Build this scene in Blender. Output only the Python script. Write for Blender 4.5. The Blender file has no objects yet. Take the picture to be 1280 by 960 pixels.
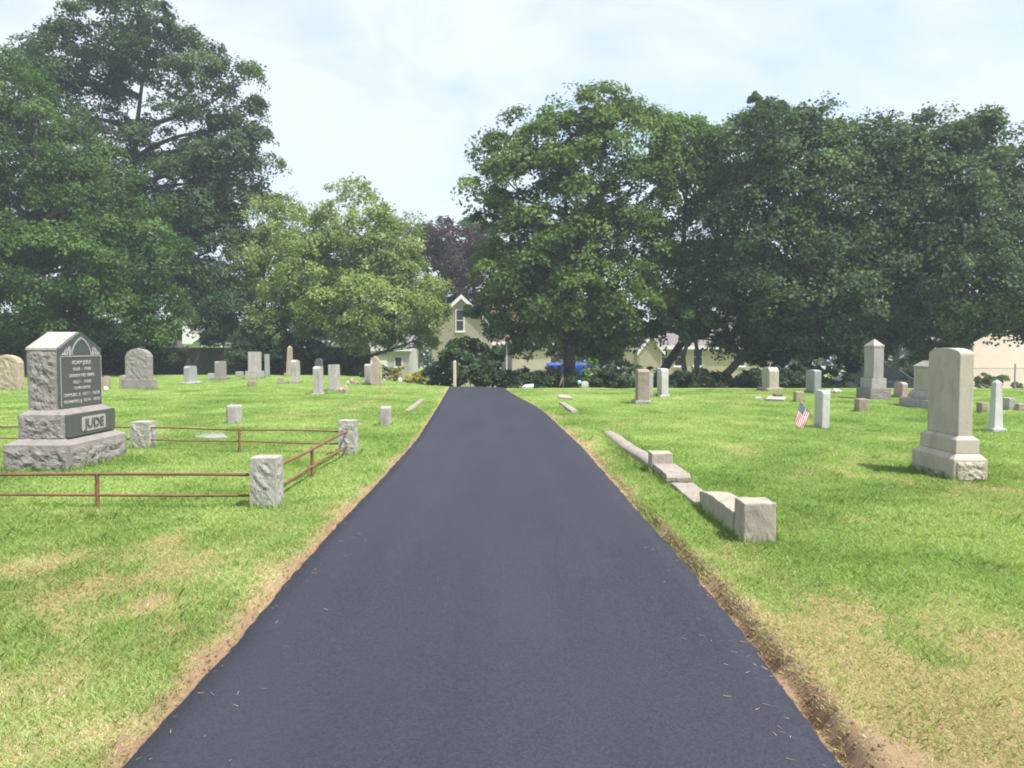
import bpy, bmesh, math, random
import numpy as np
from mathutils import Vector, Matrix, noise as mnoise

random.seed(7); RNG = np.random.default_rng(11)
sc = bpy.context.scene
COL = sc.collection
EYE = 1.65; FPX = 1000.0; HZ = 433.0            # eye height (m), focal length and horizon of the photograph (pixels)
PITCH = math.atan((480.0 - HZ) / FPX)

# ------------------------------------------------------------------ helpers
def X(px, d): return (px - 640.0) / FPX * d      # sideways metres at distance d
def Z(py, d): return EYE - (py - HZ) / FPX * d   # height at distance d
def D(py, z=0.0): return (EYE - z) * FPX / (py - HZ)

def sstep(a, b, x):
    t = np.clip((np.asarray(x, float) - a) / (b - a), 0, 1)
    return t * t * (3 - 2 * t)

def _hash(ix, iy, seed):
    h = (ix.astype(np.int64) * 374761393 + iy.astype(np.int64) * 668265263 + seed * 974711) & 0xffffffff
    h = ((h ^ (h >> 13)) * 1274126177) & 0xffffffff
    return ((h ^ (h >> 16)) & 0xffff) / 65535.0

def vnoise(x, y, seed=0):
    x = np.asarray(x, float); y = np.asarray(y, float)
    ix = np.floor(x); iy = np.floor(y); fx = x - ix; fy = y - iy
    ix = ix.astype(np.int64); iy = iy.astype(np.int64)
    fx = fx * fx * (3 - 2 * fx); fy = fy * fy * (3 - 2 * fy)
    a = _hash(ix, iy, seed); b = _hash(ix + 1, iy, seed); c = _hash(ix, iy + 1, seed); d = _hash(ix + 1, iy + 1, seed)
    return (a * (1 - fx) + b * fx) * (1 - fy) + (c * (1 - fx) + d * fx) * fy

def fbm(x, y, seed=0, octs=4):
    s = 0; a = .5; n = 0; f = 1.0
    for k in range(octs):
        s = s + a * vnoise(x * f + 17.3 * k, y * f - 9.1 * k, seed + k); n += a; a *= .5; f *= 2.03
    return s / n

def gz(x, y):                                    # lie of the land: level lawn, falling away behind its far edge
    x = np.asarray(x, float); y = np.asarray(y, float)
    yc = 46 - 15.0 * sstep(-12, -1.0, x)
    return -1.3 * sstep(0, 13, y - yc) - .012 * np.clip(y - yc - 13, 0, 130)

def drive_left(y):
    return np.interp(y, [0, 3.13, 4.48, 5.71, 7.27, 9.27, 13.9, 22, 30.6, 33, 36, 42], [-1.52, -1.52, -1.525, -1.57, -1.60, -1.60, -1.67, -2.02, -2.45, -2.56, -2.75, -3.1])
def drive_right(y):
    return np.interp(y, [0, 3.13, 4.5, 6, 8, 10, 13, 16, 19.5, 21.7, 27.7, 30.6, 33, 36, 42], [1.29, 1.29, 1.32, 1.30, 1.25, 1.21, 1.14, 1.0, .83, .67, .02, -.22, -.34, -.5, -.9])

def link(o, parent=None):
    COL.objects.link(o)
    if parent is not None: o.parent = parent
    return o

def tag(o, label=None, cat=None, group=None, kind=None):
    if label: o["label"] = label
    if cat: o["category"] = cat
    if group: o["group"] = group
    if kind: o["kind"] = kind
    return o

def thing(name, label, cat, loc=(0, 0, 0), group=None):
    o = bpy.data.objects.new(name, None); o.empty_display_size = .2
    o.location = loc; link(o)
    return tag(o, label, cat, group)

def obj(name, bm, mats, parent=None, loc=None, smooth=False):
    me = bpy.data.meshes.new(name)
    bm.to_mesh(me); bm.free()
    for m in (mats if isinstance(mats, (list, tuple)) else [mats]): me.materials.append(m)
    if smooth:
        me.polygons.foreach_set("use_smooth", [True] * len(me.polygons))
    o = bpy.data.objects.new(name, me)
    if loc is not None: o.location = loc
    return link(o, parent)

def npmesh(name, verts, faces, mats, parent=None, smooth=False, face_attrs=None, vert_attrs=None, loc=None):
    """verts (N,3), faces (M,k) with one k"""
    me = bpy.data.meshes.new(name)
    verts = np.ascontiguousarray(verts, np.float32); faces = np.ascontiguousarray(faces, np.int32)
    M, k = faces.shape
    me.vertices.add(len(verts)); me.vertices.foreach_set("co", verts.ravel())
    me.loops.add(M * k); me.loops.foreach_set("vertex_index", faces.ravel())
    me.polygons.add(M)
    me.polygons.foreach_set("loop_start", np.arange(0, M * k, k, dtype=np.int32))
    me.polygons.foreach_set("loop_total", np.full(M, k, np.int32))
    if smooth: me.polygons.foreach_set("use_smooth", np.ones(M, bool))
    me.update(calc_edges=True)
    for d, dom in ((face_attrs, 'FACE'), (vert_attrs, 'POINT')):
        for kk, v in (d or {}).items():
            at = me.attributes.new(kk, 'FLOAT', dom); at.data.foreach_set("value", np.ascontiguousarray(v, np.float32))
    for m in (mats if isinstance(mats, (list, tuple)) else [mats]): me.materials.append(m)
    o = bpy.data.objects.new(name, me)
    if loc is not None: o.location = loc
    return link(o, parent)

def box(bm, x0, x1, y0, y1, z0, z1, bev=0.0, seg=2):
    r = bmesh.ops.create_cube(bm, size=1.0)
    for v in r['verts']:
        v.co = Vector((x0 + (v.co.x + .5) * (x1 - x0), y0 + (v.co.y + .5) * (y1 - y0), z0 + (v.co.z + .5) * (z1 - z0)))
    if bev > 0:
        es = list({e for v in r['verts'] for e in v.link_edges})
        bmesh.ops.bevel(bm, geom=es, offset=bev, segments=seg, affect='EDGES', profile=.6)
    return bm

def boxbm(*a, **k): return box(bmesh.new(), *a, **k)

def frustum(bm, b, zb, t, zt):
    """b, t = (x0,x1,y0,y1) bottom and top rectangles"""
    vs = [bm.verts.new((x, y, z)) for (r, z) in ((b, zb), (t, zt)) for (x, y) in ((r[0], r[2]), (r[1], r[2]), (r[1], r[3]), (r[0], r[3]))]
    for f in ((3, 2, 1, 0), (4, 5, 6, 7), (0, 1, 5, 4), (1, 2, 6, 5), (2, 3, 7, 6), (3, 0, 4, 7)):
        bm.faces.new([vs[i] for i in f])
    return bm

def prism(bm, prof, a0, a1, axis='x', bev=0.0):
    """closed profile extruded along x (profile = y,z) or along y (profile = x,z)"""
    def p(u, w, a): return (a, u, w) if axis == 'x' else (u, a, w)
    A = [bm.verts.new(p(u, w, a0)) for u, w in prof]; B = [bm.verts.new(p(u, w, a1)) for u, w in prof]
    n = len(prof); fs = [bm.faces.new(A), bm.faces.new(B)]
    for i in range(n): fs.append(bm.faces.new((A[i], A[(i + 1) % n], B[(i + 1) % n], B[i])))
    bmesh.ops.recalc_face_normals(bm, faces=fs)
    if bev > 0:
        es = [e for e in {e for f in fs[:2] for e in f.edges}]
        bmesh.ops.bevel(bm, geom=es, offset=bev, segments=2, affect='EDGES', profile=.6)
    return bm

def arch_prof(w, h, rise, n=14, inset=0.0):
    """rectangle of width w centred at 0 whose top bulges by rise (segment arch)"""
    pts = [(-w / 2, 0), (w / 2, 0), (w / 2, h - rise)]
    for i in range(1, n):
        a = math.pi * i / n
        pts.append((w / 2 * math.cos(a), h - rise + rise * math.sin(a) ** .8))
    pts.append((-w / 2, h - rise))
    return pts

def rock(x0, x1, y0, y1, z0, z1, amp=.03, freq=7.0, n=16, top_flat=True, seed=0, margin=.22, bulge=.35, wash=None):
    """rock-faced block: sides broken, arrises kept fairly straight; wash=(inset_x, inset_y, rise) slopes its top"""
    bm = bmesh.new()
    bmesh.ops.create_cube(bm, size=1.0)
    bmesh.ops.subdivide_edges(bm, edges=bm.edges[:], cuts=n, use_grid_fill=True)
    L = (x1 - x0, y1 - y0, z1 - z0)
    off = Vector((seed * 3.7, seed * 1.3, seed * 2.1))
    for v in bm.verts:
        c = v.co.copy()
        p = Vector((x0 + (c.x + .5) * L[0], y0 + (c.y + .5) * L[1], z0 + (c.z + .5) * L[2]))
        q = p * freq + off
        f = (.5 - abs(mnoise.noise(q * .9)) * 1.9) * .7 + mnoise.fractal(q * 2.1, .8, 2.1, 5) * .75 + bulge
        for ax in range(3):
            if abs(c[ax]) > .4999:
                if ax == 2 and (top_flat or c[2] < 0): continue
                m = 1.0
                for o in range(3):
                    if o != ax and not (o == 2 and c[2] < 0):
                        m = min(m, (.5 - abs(c[o])) * L[o] / (margin * min(L)))
                m = min(1.0, max(0.06, m))
                p[ax] += math.copysign(1, c[ax]) * amp * .55 * f * m
        if wash and c.z > .4999:
            ix, iy, rise = wash
            ex = min(1, (.5 - abs(c.x)) * L[0] / ix); ey = min(1, (.5 - abs(c.y)) * L[1] / iy)
            p.z += rise * min(ex, ey)
        v.co = p
    return bm

def weather(bm, amp=.006, freq=6.0, cut=.12, seed=0.0):
    for _ in range(3):
        es = [e for e in bm.edges if e.calc_length() > cut]
        if not es: break
        bmesh.ops.subdivide_edges(bm, edges=es, cuts=1, use_grid_fill=True)
    bmesh.ops.triangulate(bm, faces=[f for f in bm.faces if len(f.verts) > 4])
    for v in bm.verts:
        q = v.co * freq + Vector((seed, seed * .7, 1.3)); n = mnoise.noise_vector(q) + .5 * mnoise.noise_vector(q * 2.7)
        v.co += n * amp
    return bm

def tube(bm, pts, radii, n=8, cap=True):
    rings = []
    pts = [Vector(p) for p in pts]
    for i, p in enumerate(pts):
        t = (pts[min(i + 1, len(pts) - 1)] - pts[max(i - 1, 0)]).normalized()
        a = t.cross(Vector((0, 0, 1)))
        if a.length < 1e-3: a = t.cross(Vector((1, 0, 0)))
        a.normalize(); b = t.cross(a)
        rings.append([bm.verts.new(p + radii[i] * (math.cos(2 * math.pi * k / n) * a + math.sin(2 * math.pi * k / n) * b)) for k in range(n)])
    for r, s in zip(rings, rings[1:]):
        for k in range(n): bm.faces.new((r[k], s[k], s[(k + 1) % n], r[(k + 1) % n]))
    if cap:
        bm.faces.new(rings[0]); bm.faces.new(rings[-1][::-1])
    return bm

# ------------------------------------------------------------------ materials
def newmat(name):
    m = bpy.data.materials.new(name); m.use_nodes = True
    nt = m.node_tree; nt.nodes.clear()
    out = nt.nodes.new('ShaderNodeOutputMaterial')
    return m, nt, out

def nd(nt, kind, ins=None, **props):
    n = nt.nodes.new('ShaderNode' + kind)
    for k, v in props.items(): setattr(n, k, v)
    for k, v in (ins or {}).items():
        s = n.inputs[k]
        if hasattr(v, 'is_output') or isinstance(v, bpy.types.NodeSocket): nt.links.new(v, s)
        elif isinstance(v, tuple) and len(v) == 3 and s.type == 'RGBA': s.default_value = (*v, 1)
        else: s.default_value = v
    return n

def mixc(nt, f, a, b, blend='MIX'):
    n = nt.nodes.new('ShaderNodeMix'); n.data_type = 'RGBA'; n.blend_type = blend
    for idx, v in ((0, f), (6, a), (7, b)):
        s = n.inputs[idx]
        if isinstance(v, bpy.types.NodeSocket): nt.links.new(v, s)
        elif isinstance(v, tuple): s.default_value = (*v, 1)
        else: s.default_value = v
    return n.outputs[2]

def ramp(nt, fac, stops):
    r = nt.nodes.new('ShaderNodeValToRGB'); e = r.color_ramp.elements
    while len(e) < len(stops): e.new(.5)
    for i, (p, c) in enumerate(stops):
        e[i].position = p; e[i].color = (*c, 1) if isinstance(c, tuple) else (c, c, c, 1)
    nt.links.new(fac, r.inputs[0])
    return r.outputs[0]

def coords(nt, obj_rand=True):
    tc = nd(nt, 'TexCoord')
    if not obj_rand: return tc.outputs['Object']
    oi = nd(nt, 'ObjectInfo')
    mul = nd(nt, 'VectorMath', {0: oi.outputs['Location'], 1: (3.1, 2.7, 1.9)}, operation='MULTIPLY')
    add = nd(nt, 'VectorMath', {0: tc.outputs['Object'], 1: mul.outputs[0]}, operation='ADD')
    return add.outputs[0]

def noise(nt, vec, scale, detail=5.0, rough=.6, dist=0.0):
    return nd(nt, 'TexNoise', {'Vector': vec, 'Scale': scale, 'Detail': detail, 'Roughness': rough, 'Distortion': dist}).outputs['Fac']

def stone_mat(name, col, dark=None, speck=.5, stain=.5, stain_col=(.12, .115, .10), rough=.85, bump=.25, scale=1.0, lichen=None):
    m, nt, out = newmat(name)
    v = coords(nt)
    dark = dark or tuple(c * .62 for c in col)
    big = noise(nt, v, 2.2 * scale, 5, .62, .4)
    c = mixc(nt, ramp(nt, big, [(.30, 0.0), (.72, 1.0)]), dark, col)
    sp = nd(nt, 'TexVoronoi', {'Vector': v, 'Scale': 130.0 * scale}, feature='F1').outputs['Color']
    spv = nd(nt, 'SeparateColor', {0: sp}).outputs[0]
    c = mixc(nt, speck, c, mixc(nt, spv, tuple(x * .55 for x in col), tuple(min(.9, x * 1.3) for x in col)))
    st = noise(nt, nd(nt, 'Mapping', {'Vector': v, 'Scale': (6.0, 6.0, 2.0)}).outputs[0], 1.0 * scale, 6, .68)
    c = mixc(nt, nd(nt, 'Math', {0: ramp(nt, st, [(.47, 0.0), (.70, 1.0)]), 1: stain}, operation='MULTIPLY').outputs[0], c, stain_col)
    if lichen:
        li = noise(nt, v, 9.0 * scale, 4, .7, .8)
        c = mixc(nt, ramp(nt, li, [(.60, 0.0), (.68, .8)]), c, lichen)
    fine = noise(nt, v, 60 * scale, 6, .7)
    bp = nd(nt, 'Bump', {'Strength': bump, 'Distance': .02, 'Height': fine})
    b = nd(nt, 'BsdfPrincipled', {'Base Color': c, 'Roughness': rough, 'Normal': bp.outputs[0]})
    b.inputs['Specular IOR Level'].default_value = .3
    nt.links.new(b.outputs[0], out.inputs[0])
    return m

def plain(name, col, rough=.7, var=.25, scale=6.0, metal=0.0, bump=0.0, col2=None):
    m, nt, out = newmat(name)
    v = coords(nt)
    f = noise(nt, v, scale, 6, .65, .3)
    c = mixc(nt, ramp(nt, f, [(.3, 0.0), (.7, 1.0)]), col2 or tuple(x * (1 - var) for x in col), tuple(min(1, x * (1 + var * .4)) for x in col))
    b = nd(nt, 'BsdfPrincipled', {'Base Color': c, 'Roughness': rough, 'Metallic': metal})
    if bump:
        nt.links.new(nd(nt, 'Bump', {'Strength': bump, 'Distance': .02, 'Height': noise(nt, v, scale * 8, 5, .7)}).outputs[0], b.inputs['Normal'])
    nt.links.new(b.outputs[0], out.inputs[0])
    return m

def leaf_mat(name, c0, c1, c2, transl=.38, gloss=.6):
    m, nt, out = newmat(name)
    r = nd(nt, 'Attribute', attribute_name='rnd').outputs['Fac']
    c = ramp(nt, r, [(0.0, c0), (.55, c1), (1.0, c2)])
    b = nd(nt, 'BsdfPrincipled', {'Base Color': c, 'Roughness': gloss})
    b.inputs['Specular IOR Level'].default_value = .18
    t = nd(nt, 'BsdfTranslucent', {'Color': mixc(nt, 1.0, c, (1.15, 1.3, .55), 'MULTIPLY')})
    mx = nd(nt, 'MixShader', {0: transl, 1: b.outputs[0], 2: t.outputs[0]})
    nt.links.new(mx.outputs[0], out.inputs[0])
    return m

def siding_mat(name, col, pitch=.12, rough=.6):
    m, nt, out = newmat(name)
    v = nd(nt, 'TexCoord').outputs['Object']
    z = nd(nt, 'SeparateXYZ', {0: v}).outputs[2]
    w = nd(nt, 'Math', {0: nd(nt, 'Math', {0: z, 1: 1.0 / pitch}, operation='MULTIPLY').outputs[0]}, operation='FRACT').outputs[0]
    f = noise(nt, v, 1.6, 5, .6)
    c = mixc(nt, f, tuple(x * .8 for x in col), col)
    bp = nd(nt, 'Bump', {'Strength': 1.0, 'Distance': .03, 'Height': w})
    b = nd(nt, 'BsdfPrincipled', {'Base Color': c, 'Roughness': rough, 'Normal': bp.outputs[0]})
    nt.links.new(b.outputs[0], out.inputs[0])
    return m

def shingle_mat(name, col):
    m, nt, out = newmat(name)
    v = coords(nt, False)
    br = nd(nt, 'TexBrick', {'Vector': v, 'Scale': 5.0, 'Mortar Size': .012, 'Color1': col, 'Color2': tuple(x * .75 for x in col), 'Mortar': tuple(x * .4 for x in col)})
    f = noise(nt, v, 3, 5, .6)
    c = mixc(nt, f, tuple(x * .8 for x in col), br.outputs[0])
    b = nd(nt, 'BsdfPrincipled', {'Base Color': c, 'Roughness': .9})
    nt.links.new(b.outputs[0], out.inputs[0])
    return m

GRANITE = stone_mat('grey_granite', (0.398, 0.370, 0.353), (0.274, 0.258, 0.246), .5, .5)
ROUGHGR = stone_mat('rock_faced_granite', (.275, .255, .243), (.165, .152, .143), .55, .5, bump=.6)
POSTGR = stone_mat('post_granite', (0.381, 0.375, 0.342), (0.224, 0.224, 0.202), .6, .5, (.16, .17, .12), bump=.6, lichen=(.42, .45, .30))
TAN = stone_mat('tan_sandstone', (0.392, 0.330, 0.246), (0.269, 0.218, 0.157), .3, .4)
LIME = stone_mat('limestone', (.440, .405, .335), (.350, .318, .258), .25, .55, (.22, .21, .165))
MARBLE = stone_mat('white_marble', (0.575, 0.558, 0.535), (0.425, 0.414, 0.397), .15, .4, (.24, .24, .22))
SLATEY = stone_mat('blue_grey_granite', (.30, .315, .315), (.21, .22, .22), .5, .3)
BROWNST = stone_mat('brown_stone', (.33, .28, .22), (.20, .165, .13), .4, .4)
PINKST = stone_mat('pink_stone', (.44, .34, .31), (.30, .23, .21), .4, .3)
DARKST = stone_mat('dark_slate', (.10, .105, .11), (.06, .06, .065), .4, .2)
CONC = stone_mat('weathered_concrete', (.385, .345, .290), (.265, .235, .195), .2, .8, (.19, .18, .165), bump=.35)
CONC2 = stone_mat('rough_concrete', (.335, .300, .260), (.225, .198, .172), .3, .6, (.17, .155, .14), bump=.45)
STONES = dict(granite=GRANITE, rough=ROUGHGR, tan=TAN, lime=LIME, marble=MARBLE, blue=SLATEY, brown=BROWNST, pink=PINKST, dark=DARKST, conc=CONC)

def polished_mat():
    m, nt, out = newmat('polished_granite')
    v = coords(nt)
    sp = nd(nt, 'SeparateColor', {0: nd(nt, 'TexVoronoi', {'Vector': v, 'Scale': 220.0}).outputs['Color']}).outputs[0]
    c = mixc(nt, sp, (.045, .048, .05), (.11, .115, .115))
    b = nd(nt, 'BsdfPrincipled', {'Base Color': c, 'Roughness': .28})
    nt.links.new(b.outputs[0], out.inputs[0]); return m
POLISH = polished_mat()
FROST = plain('frosted_granite', (.32, .32, .315), .8, .15, 40)
LETTER = plain('dark_polished_letter', (.09, .095, .095), .3, .2, 60)
RUST = plain('rusty_iron', (.19, .085, .045), .8, .45, 9, 0, .3, (.10, .05, .03))
WHITE = plain('white_paint', (.75, .75, .74), .5, .1, 5)
GLASSY = plain('window_glass', (.055, .06, .07), .12, .2, 2)
BARK = plain('bark', (.085, .07, .055), .9, .5, 5, 0, .8)
WOODPOST = plain('weathered_wood_post', (.52, .47, .36), .8, .25, 12)

def asphalt():
    m, nt, out = newmat('fresh_asphalt')
    v = coords(nt, False)
    agg = nd(nt, 'TexVoronoi', {'Vector': v, 'Scale': 95.0}, feature='F1')
    aggc = nd(nt, 'SeparateColor', {0: agg.outputs['Color']}).outputs[0]
    big = noise(nt, nd(nt, 'Mapping', {'Vector': v, 'Scale': (1.0, .25, 1.0)}).outputs[0], 1.1, 5, .6, .3)
    c = mixc(nt, aggc, (.0155, .0168, .0275), (.032, .0345, .053))
    c = mixc(nt, ramp(nt, big, [(.35, 0.0), (.7, .55)]), c, (.038, .039, .054))
    mid = noise(nt, v, 14, 4, .6)
    c = mixc(nt, ramp(nt, mid, [(.66, 0.0), (.80, .35)]), c, (.012, .012, .016))
    lane = noise(nt, nd(nt, 'Mapping', {'Vector': v, 'Scale': (3.2, .10, 1.0)}).outputs[0], 1.0, 3, .5)
    c = mixc(nt, ramp(nt, lane, [(.38, 0.0), (.68, .25)]), c, (.017, .0175, .026))
    dust = noise(nt, v, 260, 2, .5)
    c = mixc(nt, ramp(nt, dust, [(.72, 0.0), (.80, .5)]), c, (.075, .075, .085))
    hgt = nd(nt, 'Math', {0: agg.outputs['Distance'], 1: noise(nt, v, 40, 4, .7)}, operation='ADD').outputs[0]
    bp = nd(nt, 'Bump', {'Strength': .38, 'Distance': .005, 'Height': hgt})
    b = nd(nt, 'BsdfPrincipled', {'Base Color': c, 'Roughness': .68, 'Normal': bp.outputs[0]})
    b.inputs['Specular IOR Level'].default_value = .30
    nt.links.new(b.outputs[0], out.inputs[0]); return m

def grass_colours(nt, dry, rnd):
    g = ramp(nt, rnd, [(0.0, (.160, .265, .066)), (.5, (.285, .410, .122)), (1.0, (.425, .54, .205))])
    s = ramp(nt, rnd, [(0.0, (.33, .265, .13)), (.5, (.52, .44, .25)), (1.0, (.70, .61, .40))])
    return mixc(nt, dry, g, s)

def blade_mat():
    m, nt, out = newmat('grass_blades')
    dry = nd(nt, 'Attribute', attribute_name='dry').outputs['Fac']
    rnd = nd(nt, 'Attribute', attribute_name='rnd').outputs['Fac']
    c = grass_colours(nt, dry, rnd)
    b = nd(nt, 'BsdfPrincipled', {'Base Color': c, 'Roughness': .55})
    b.inputs['Specular IOR Level'].default_value = .3
    t = nd(nt, 'BsdfTranslucent', {'Color': mixc(nt, 1.0, c, (1.1, 1.15, .7), 'MULTIPLY')})
    nt.links.new(nd(nt, 'MixShader', {0: .4, 1: b.outputs[0], 2: t.outputs[0]}).outputs[0], out.inputs[0])
    return m

def ground_mat():
    m, nt, out = newmat('lawn_ground')
    v = coords(nt, False)
    dry = nd(nt, 'Attribute', attribute_name='dry').outputs['Fac']
    soil = nd(nt, 'Attribute', attribute_name='soil').outputs['Fac']
    far = nd(nt, 'Attribute', attribute_name='far').outputs['Fac']
    f1 = noise(nt, v, 38, 6, .75, .5)
    f2 = noise(nt, v, 1.4, 5, .6)
    g_near = mixc(nt, f1, (.11, .16, .035), (.22, .29, .08))
    g_far = mixc(nt, ramp(nt, noise(nt, v, 9, 6, .75), [(.3, 0.0), (.7, 1.0)]), (.150, .228, .058), (.240, .325, .096))
    g_far = mixc(nt, ramp(nt, f2, [(.45, 0.0), (.75, .45)]), g_far, (.24, .29, .105))
    g = mixc(nt, far, g_near, g_far)
    st = mixc(nt, f1, (.22, .165, .085), (.50, .41, .24))
    c = mixc(nt, dry, g, st)
    so = mixc(nt, noise(nt, v, 24, 6, .75), (.115, .070, .045), (.46, .315, .21))
    c = mixc(nt, soil, c, so)
    bp = nd(nt, 'Bump', {'Strength': .9, 'Distance': .02, 'Height': noise(nt, v, 55, 6, .75)})
    b = nd(nt, 'BsdfPrincipled', {'Base Color': c, 'Roughness': .95, 'Normal': bp.outputs[0]})
    b.inputs['Specular IOR Level'].default_value = .1
    nt.links.new(b.outputs[0], out.inputs[0]); return m

# ------------------------------------------------------------------ ground, drive, grass
def edge_off(x, y):
    """signed distance outside the drive edge and side (+1 right, -1 left)"""
    l = drive_left(y) - x; r = x - drive_right(y)
    return np.maximum(l, r), np.where(r > l, 1, -1)

def dryness(x, y):
    e, side = edge_off(x, y)
    n1 = fbm(x * .75 + 3.1, y * .55 + 1.7, 3, 4); n2 = fbm(x * 3.1, y * 2.4, 9, 3); n3 = fbm(x * .22 + 8, y * .16, 21, 3)
    d = np.hypot(x, y)
    b = (n1 - .50) * 2.9 + (n2 - .5) * 1.5 + 1.02 * (1 - sstep(3.2, 7.8, d)) - .14 + .7 * (n3 - .5) + .42 * (1 - sstep(-2.6, -1.2, x)) * (1 - sstep(4, 9, d))
    b = b + .75 * np.exp(-np.clip(e, 0, 9) / .22) - .18 * sstep(9, 15, d)
    return np.clip(b, 0, 1)

def profile(e, side, y, x):
    """height of the verge against the distance from the drive edge"""
    n = vnoise(y * 3.3 + side * 5, y * 0 + 2.0, 5); n2 = fbm(x * 9, y * 9, 31, 3)
    near = 1 - sstep(7, 12, y)
    deep = np.where(side > 0, .085, .035) * (.45 + .9 * n) * (.25 + .75 * near)
    w = np.where(side > 0, .12, .09)
    tr = -deep * np.exp(-((e - w * .55) / (w * .42)) ** 2)
    lip = np.where(side > 0, .04, .018) * near * np.exp(-((e - w * 1.5) / .10) ** 2)
    rough = (n2 - .5) * .07 * sstep(.0, .05, e) * np.exp(-np.clip(e, 0, 9) / .25)
    und = (fbm(x * .9, y * .9, 77, 3) - .5) * .05 * sstep(.2, .9, e)
    return tr + lip + rough + und

def ground_z(x, y):
    e, side = edge_off(x, y)
    return gz(x, y) + np.where(e > -.02, profile(e, side, y, x), -.09)

def build_ground():
    ys = [-14.0, -8, -4, -1.5, 0]; y = .6
    while y < 160:
        ys.append(y); y += max(.035, .0085 * y if y < 20 else .02 * y)
    ys = np.array(ys)
    offs = [-.12, -.02]; o = .0; st = .018
    while o < 165:
        offs.append(o); o += st; st = min(st * 1.045, 8) if o > .3 else st
    offs = np.array(offs)
    xl = drive_left(ys)[:, None] - offs[::-1][None, :]; xr = drive_right(ys)[:, None] + offs[None, :]
    xx = np.concatenate([xl, xr], 1); yy = np.repeat(ys[:, None], xx.shape[1], 1)
    e = np.concatenate([np.repeat(offs[::-1][None], len(ys), 0), np.repeat(offs[None], len(ys), 0)], 1)
    side = np.concatenate([-np.ones_like(xl), np.ones_like(xr)], 1)
    zz = gz(xx, yy) + np.where(e >= -.021, profile(e, side, yy, xx), -.09)
    nr, nc = xx.shape
    V = np.stack([xx, yy, zz], -1).reshape(-1, 3)
    i = np.arange(nr - 1)[:, None] * nc + np.arange(nc - 1)[None, :]
    F = np.stack([i, i + 1, i + nc + 1, i + nc], -1).reshape(-1, 4)
    wob = fbm(xx * 5, yy * 5, 13, 3)
    wide = np.where(side > 0, .165, .13) * (1 - .35 * sstep(8, 20, yy))
    soil = (1 - sstep(.5, 1.25, e / wide + (wob - .5) * 1.5)) * (1 - sstep(28, 33, yy))
    bare = sstep(.66, .74, fbm(xx * 1.3 + 4, yy * 1.0, 55, 4)) * (1 - sstep(4, 9, np.hypot(xx, yy))) * .7
    soil = np.clip(np.maximum(soil, bare), 0, 1)
    far = sstep(9, 26, np.hypot(xx, yy))
    o = npmesh('ground', V, F, ground_mat(), smooth=True, vert_attrs=dict(dry=dryness(xx, yy).ravel() * (1 - .65 * far.ravel()), soil=soil.ravel(), far=far.ravel()))
    tag(o, kind='structure')

def build_drive():
    ys = [-12.0, -5]; y = 0.0
    while y < 44: ys.append(y); y += max(.02, .006 * y)
    ys = np.array(ys)
    jl = (fbm(ys * 7, ys * 0, 41, 4) - .5) * .032; jr = (fbm(ys * 7, ys * 0 + 9, 43, 4) - .5) * .032
    l = drive_left(ys) + jl; r = drive_right(ys) + jr
    t = np.linspace(0, 1, 21)
    xx = l[:, None] + (r - l)[:, None] * t[None, :]
    yy = np.repeat(ys[:, None], 21, 1)
    zz = gz(xx, yy) + .022 + .03 * (1 - (2 * t - 1) ** 2)[None, :] + (fbm(xx * .8, yy * .5, 61, 3) - .5) * .012
    zz[:, 0] -= .008; zz[:, -1] -= .008
    xx = np.concatenate([xx[:, :1] - .012, xx, xx[:, -1:] + .012], 1); yy = np.concatenate([yy[:, :1], yy, yy[:, -1:]], 1)
    zz = np.concatenate([zz[:, :1] - .10, zz, zz[:, -1:] - .10], 1)
    nr, nc = xx.shape
    V = np.stack([xx, yy, zz], -1).reshape(-1, 3)
    i = np.arange(nr - 1)[:, None] * nc + np.arange(nc - 1)[None, :]
    F = np.stack([i, i + 1, i + nc + 1, i + nc], -1).reshape(-1, 4)
    tag(npmesh('driveway', V, F, asphalt(), smooth=True), kind='structure')

GRASS_HOLES = []
FEET = []                                        # footprints that mowers cannot reach: x0, x1, y0, y1
def tufts(n0):
    X_, Y_, H_ = [], [], []
    for (x0, x1, y0, y1) in FEET:
        per = 2 * (x1 - x0 + y1 - y0); m = int(per * (170 if y0 < 14 else 60))
        t = RNG.random(m) * per; a = x1 - x0; b = y1 - y0; o = np.abs(RNG.normal(0, .022, m)) + .004
        xs = np.where(t < a, x0 + t, np.where(t < a + b, x1 + o, np.where(t < 2 * a + b, x0 + t - a - b, x0 - o)))
        ys = np.where(t < a, y0 - o, np.where(t < a + b, y0 + t - a, np.where(t < 2 * a + b, y1 + o, y0 + t - 2 * a - b)))
        X_.append(xs); Y_.append(ys); H_.append(.05 + .09 * RNG.random(m) ** 1.5)
    for _ in range(n0):
        d = 3.2 + 14 * RNG.random(); x = (RNG.random() - .5) * 1.3 * d
        m = int(RNG.integers(14, 46)); sp = .03 + .05 * RNG.random()
        X_.append(x + RNG.normal(0, sp, m)); Y_.append(d + RNG.normal(0, sp, m)); H_.append((.05 + .06 * RNG.random()) * (.6 + .5 * RNG.random(m)))
    return np.concatenate(X_), np.concatenate(Y_), np.concatenate(H_)
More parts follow.
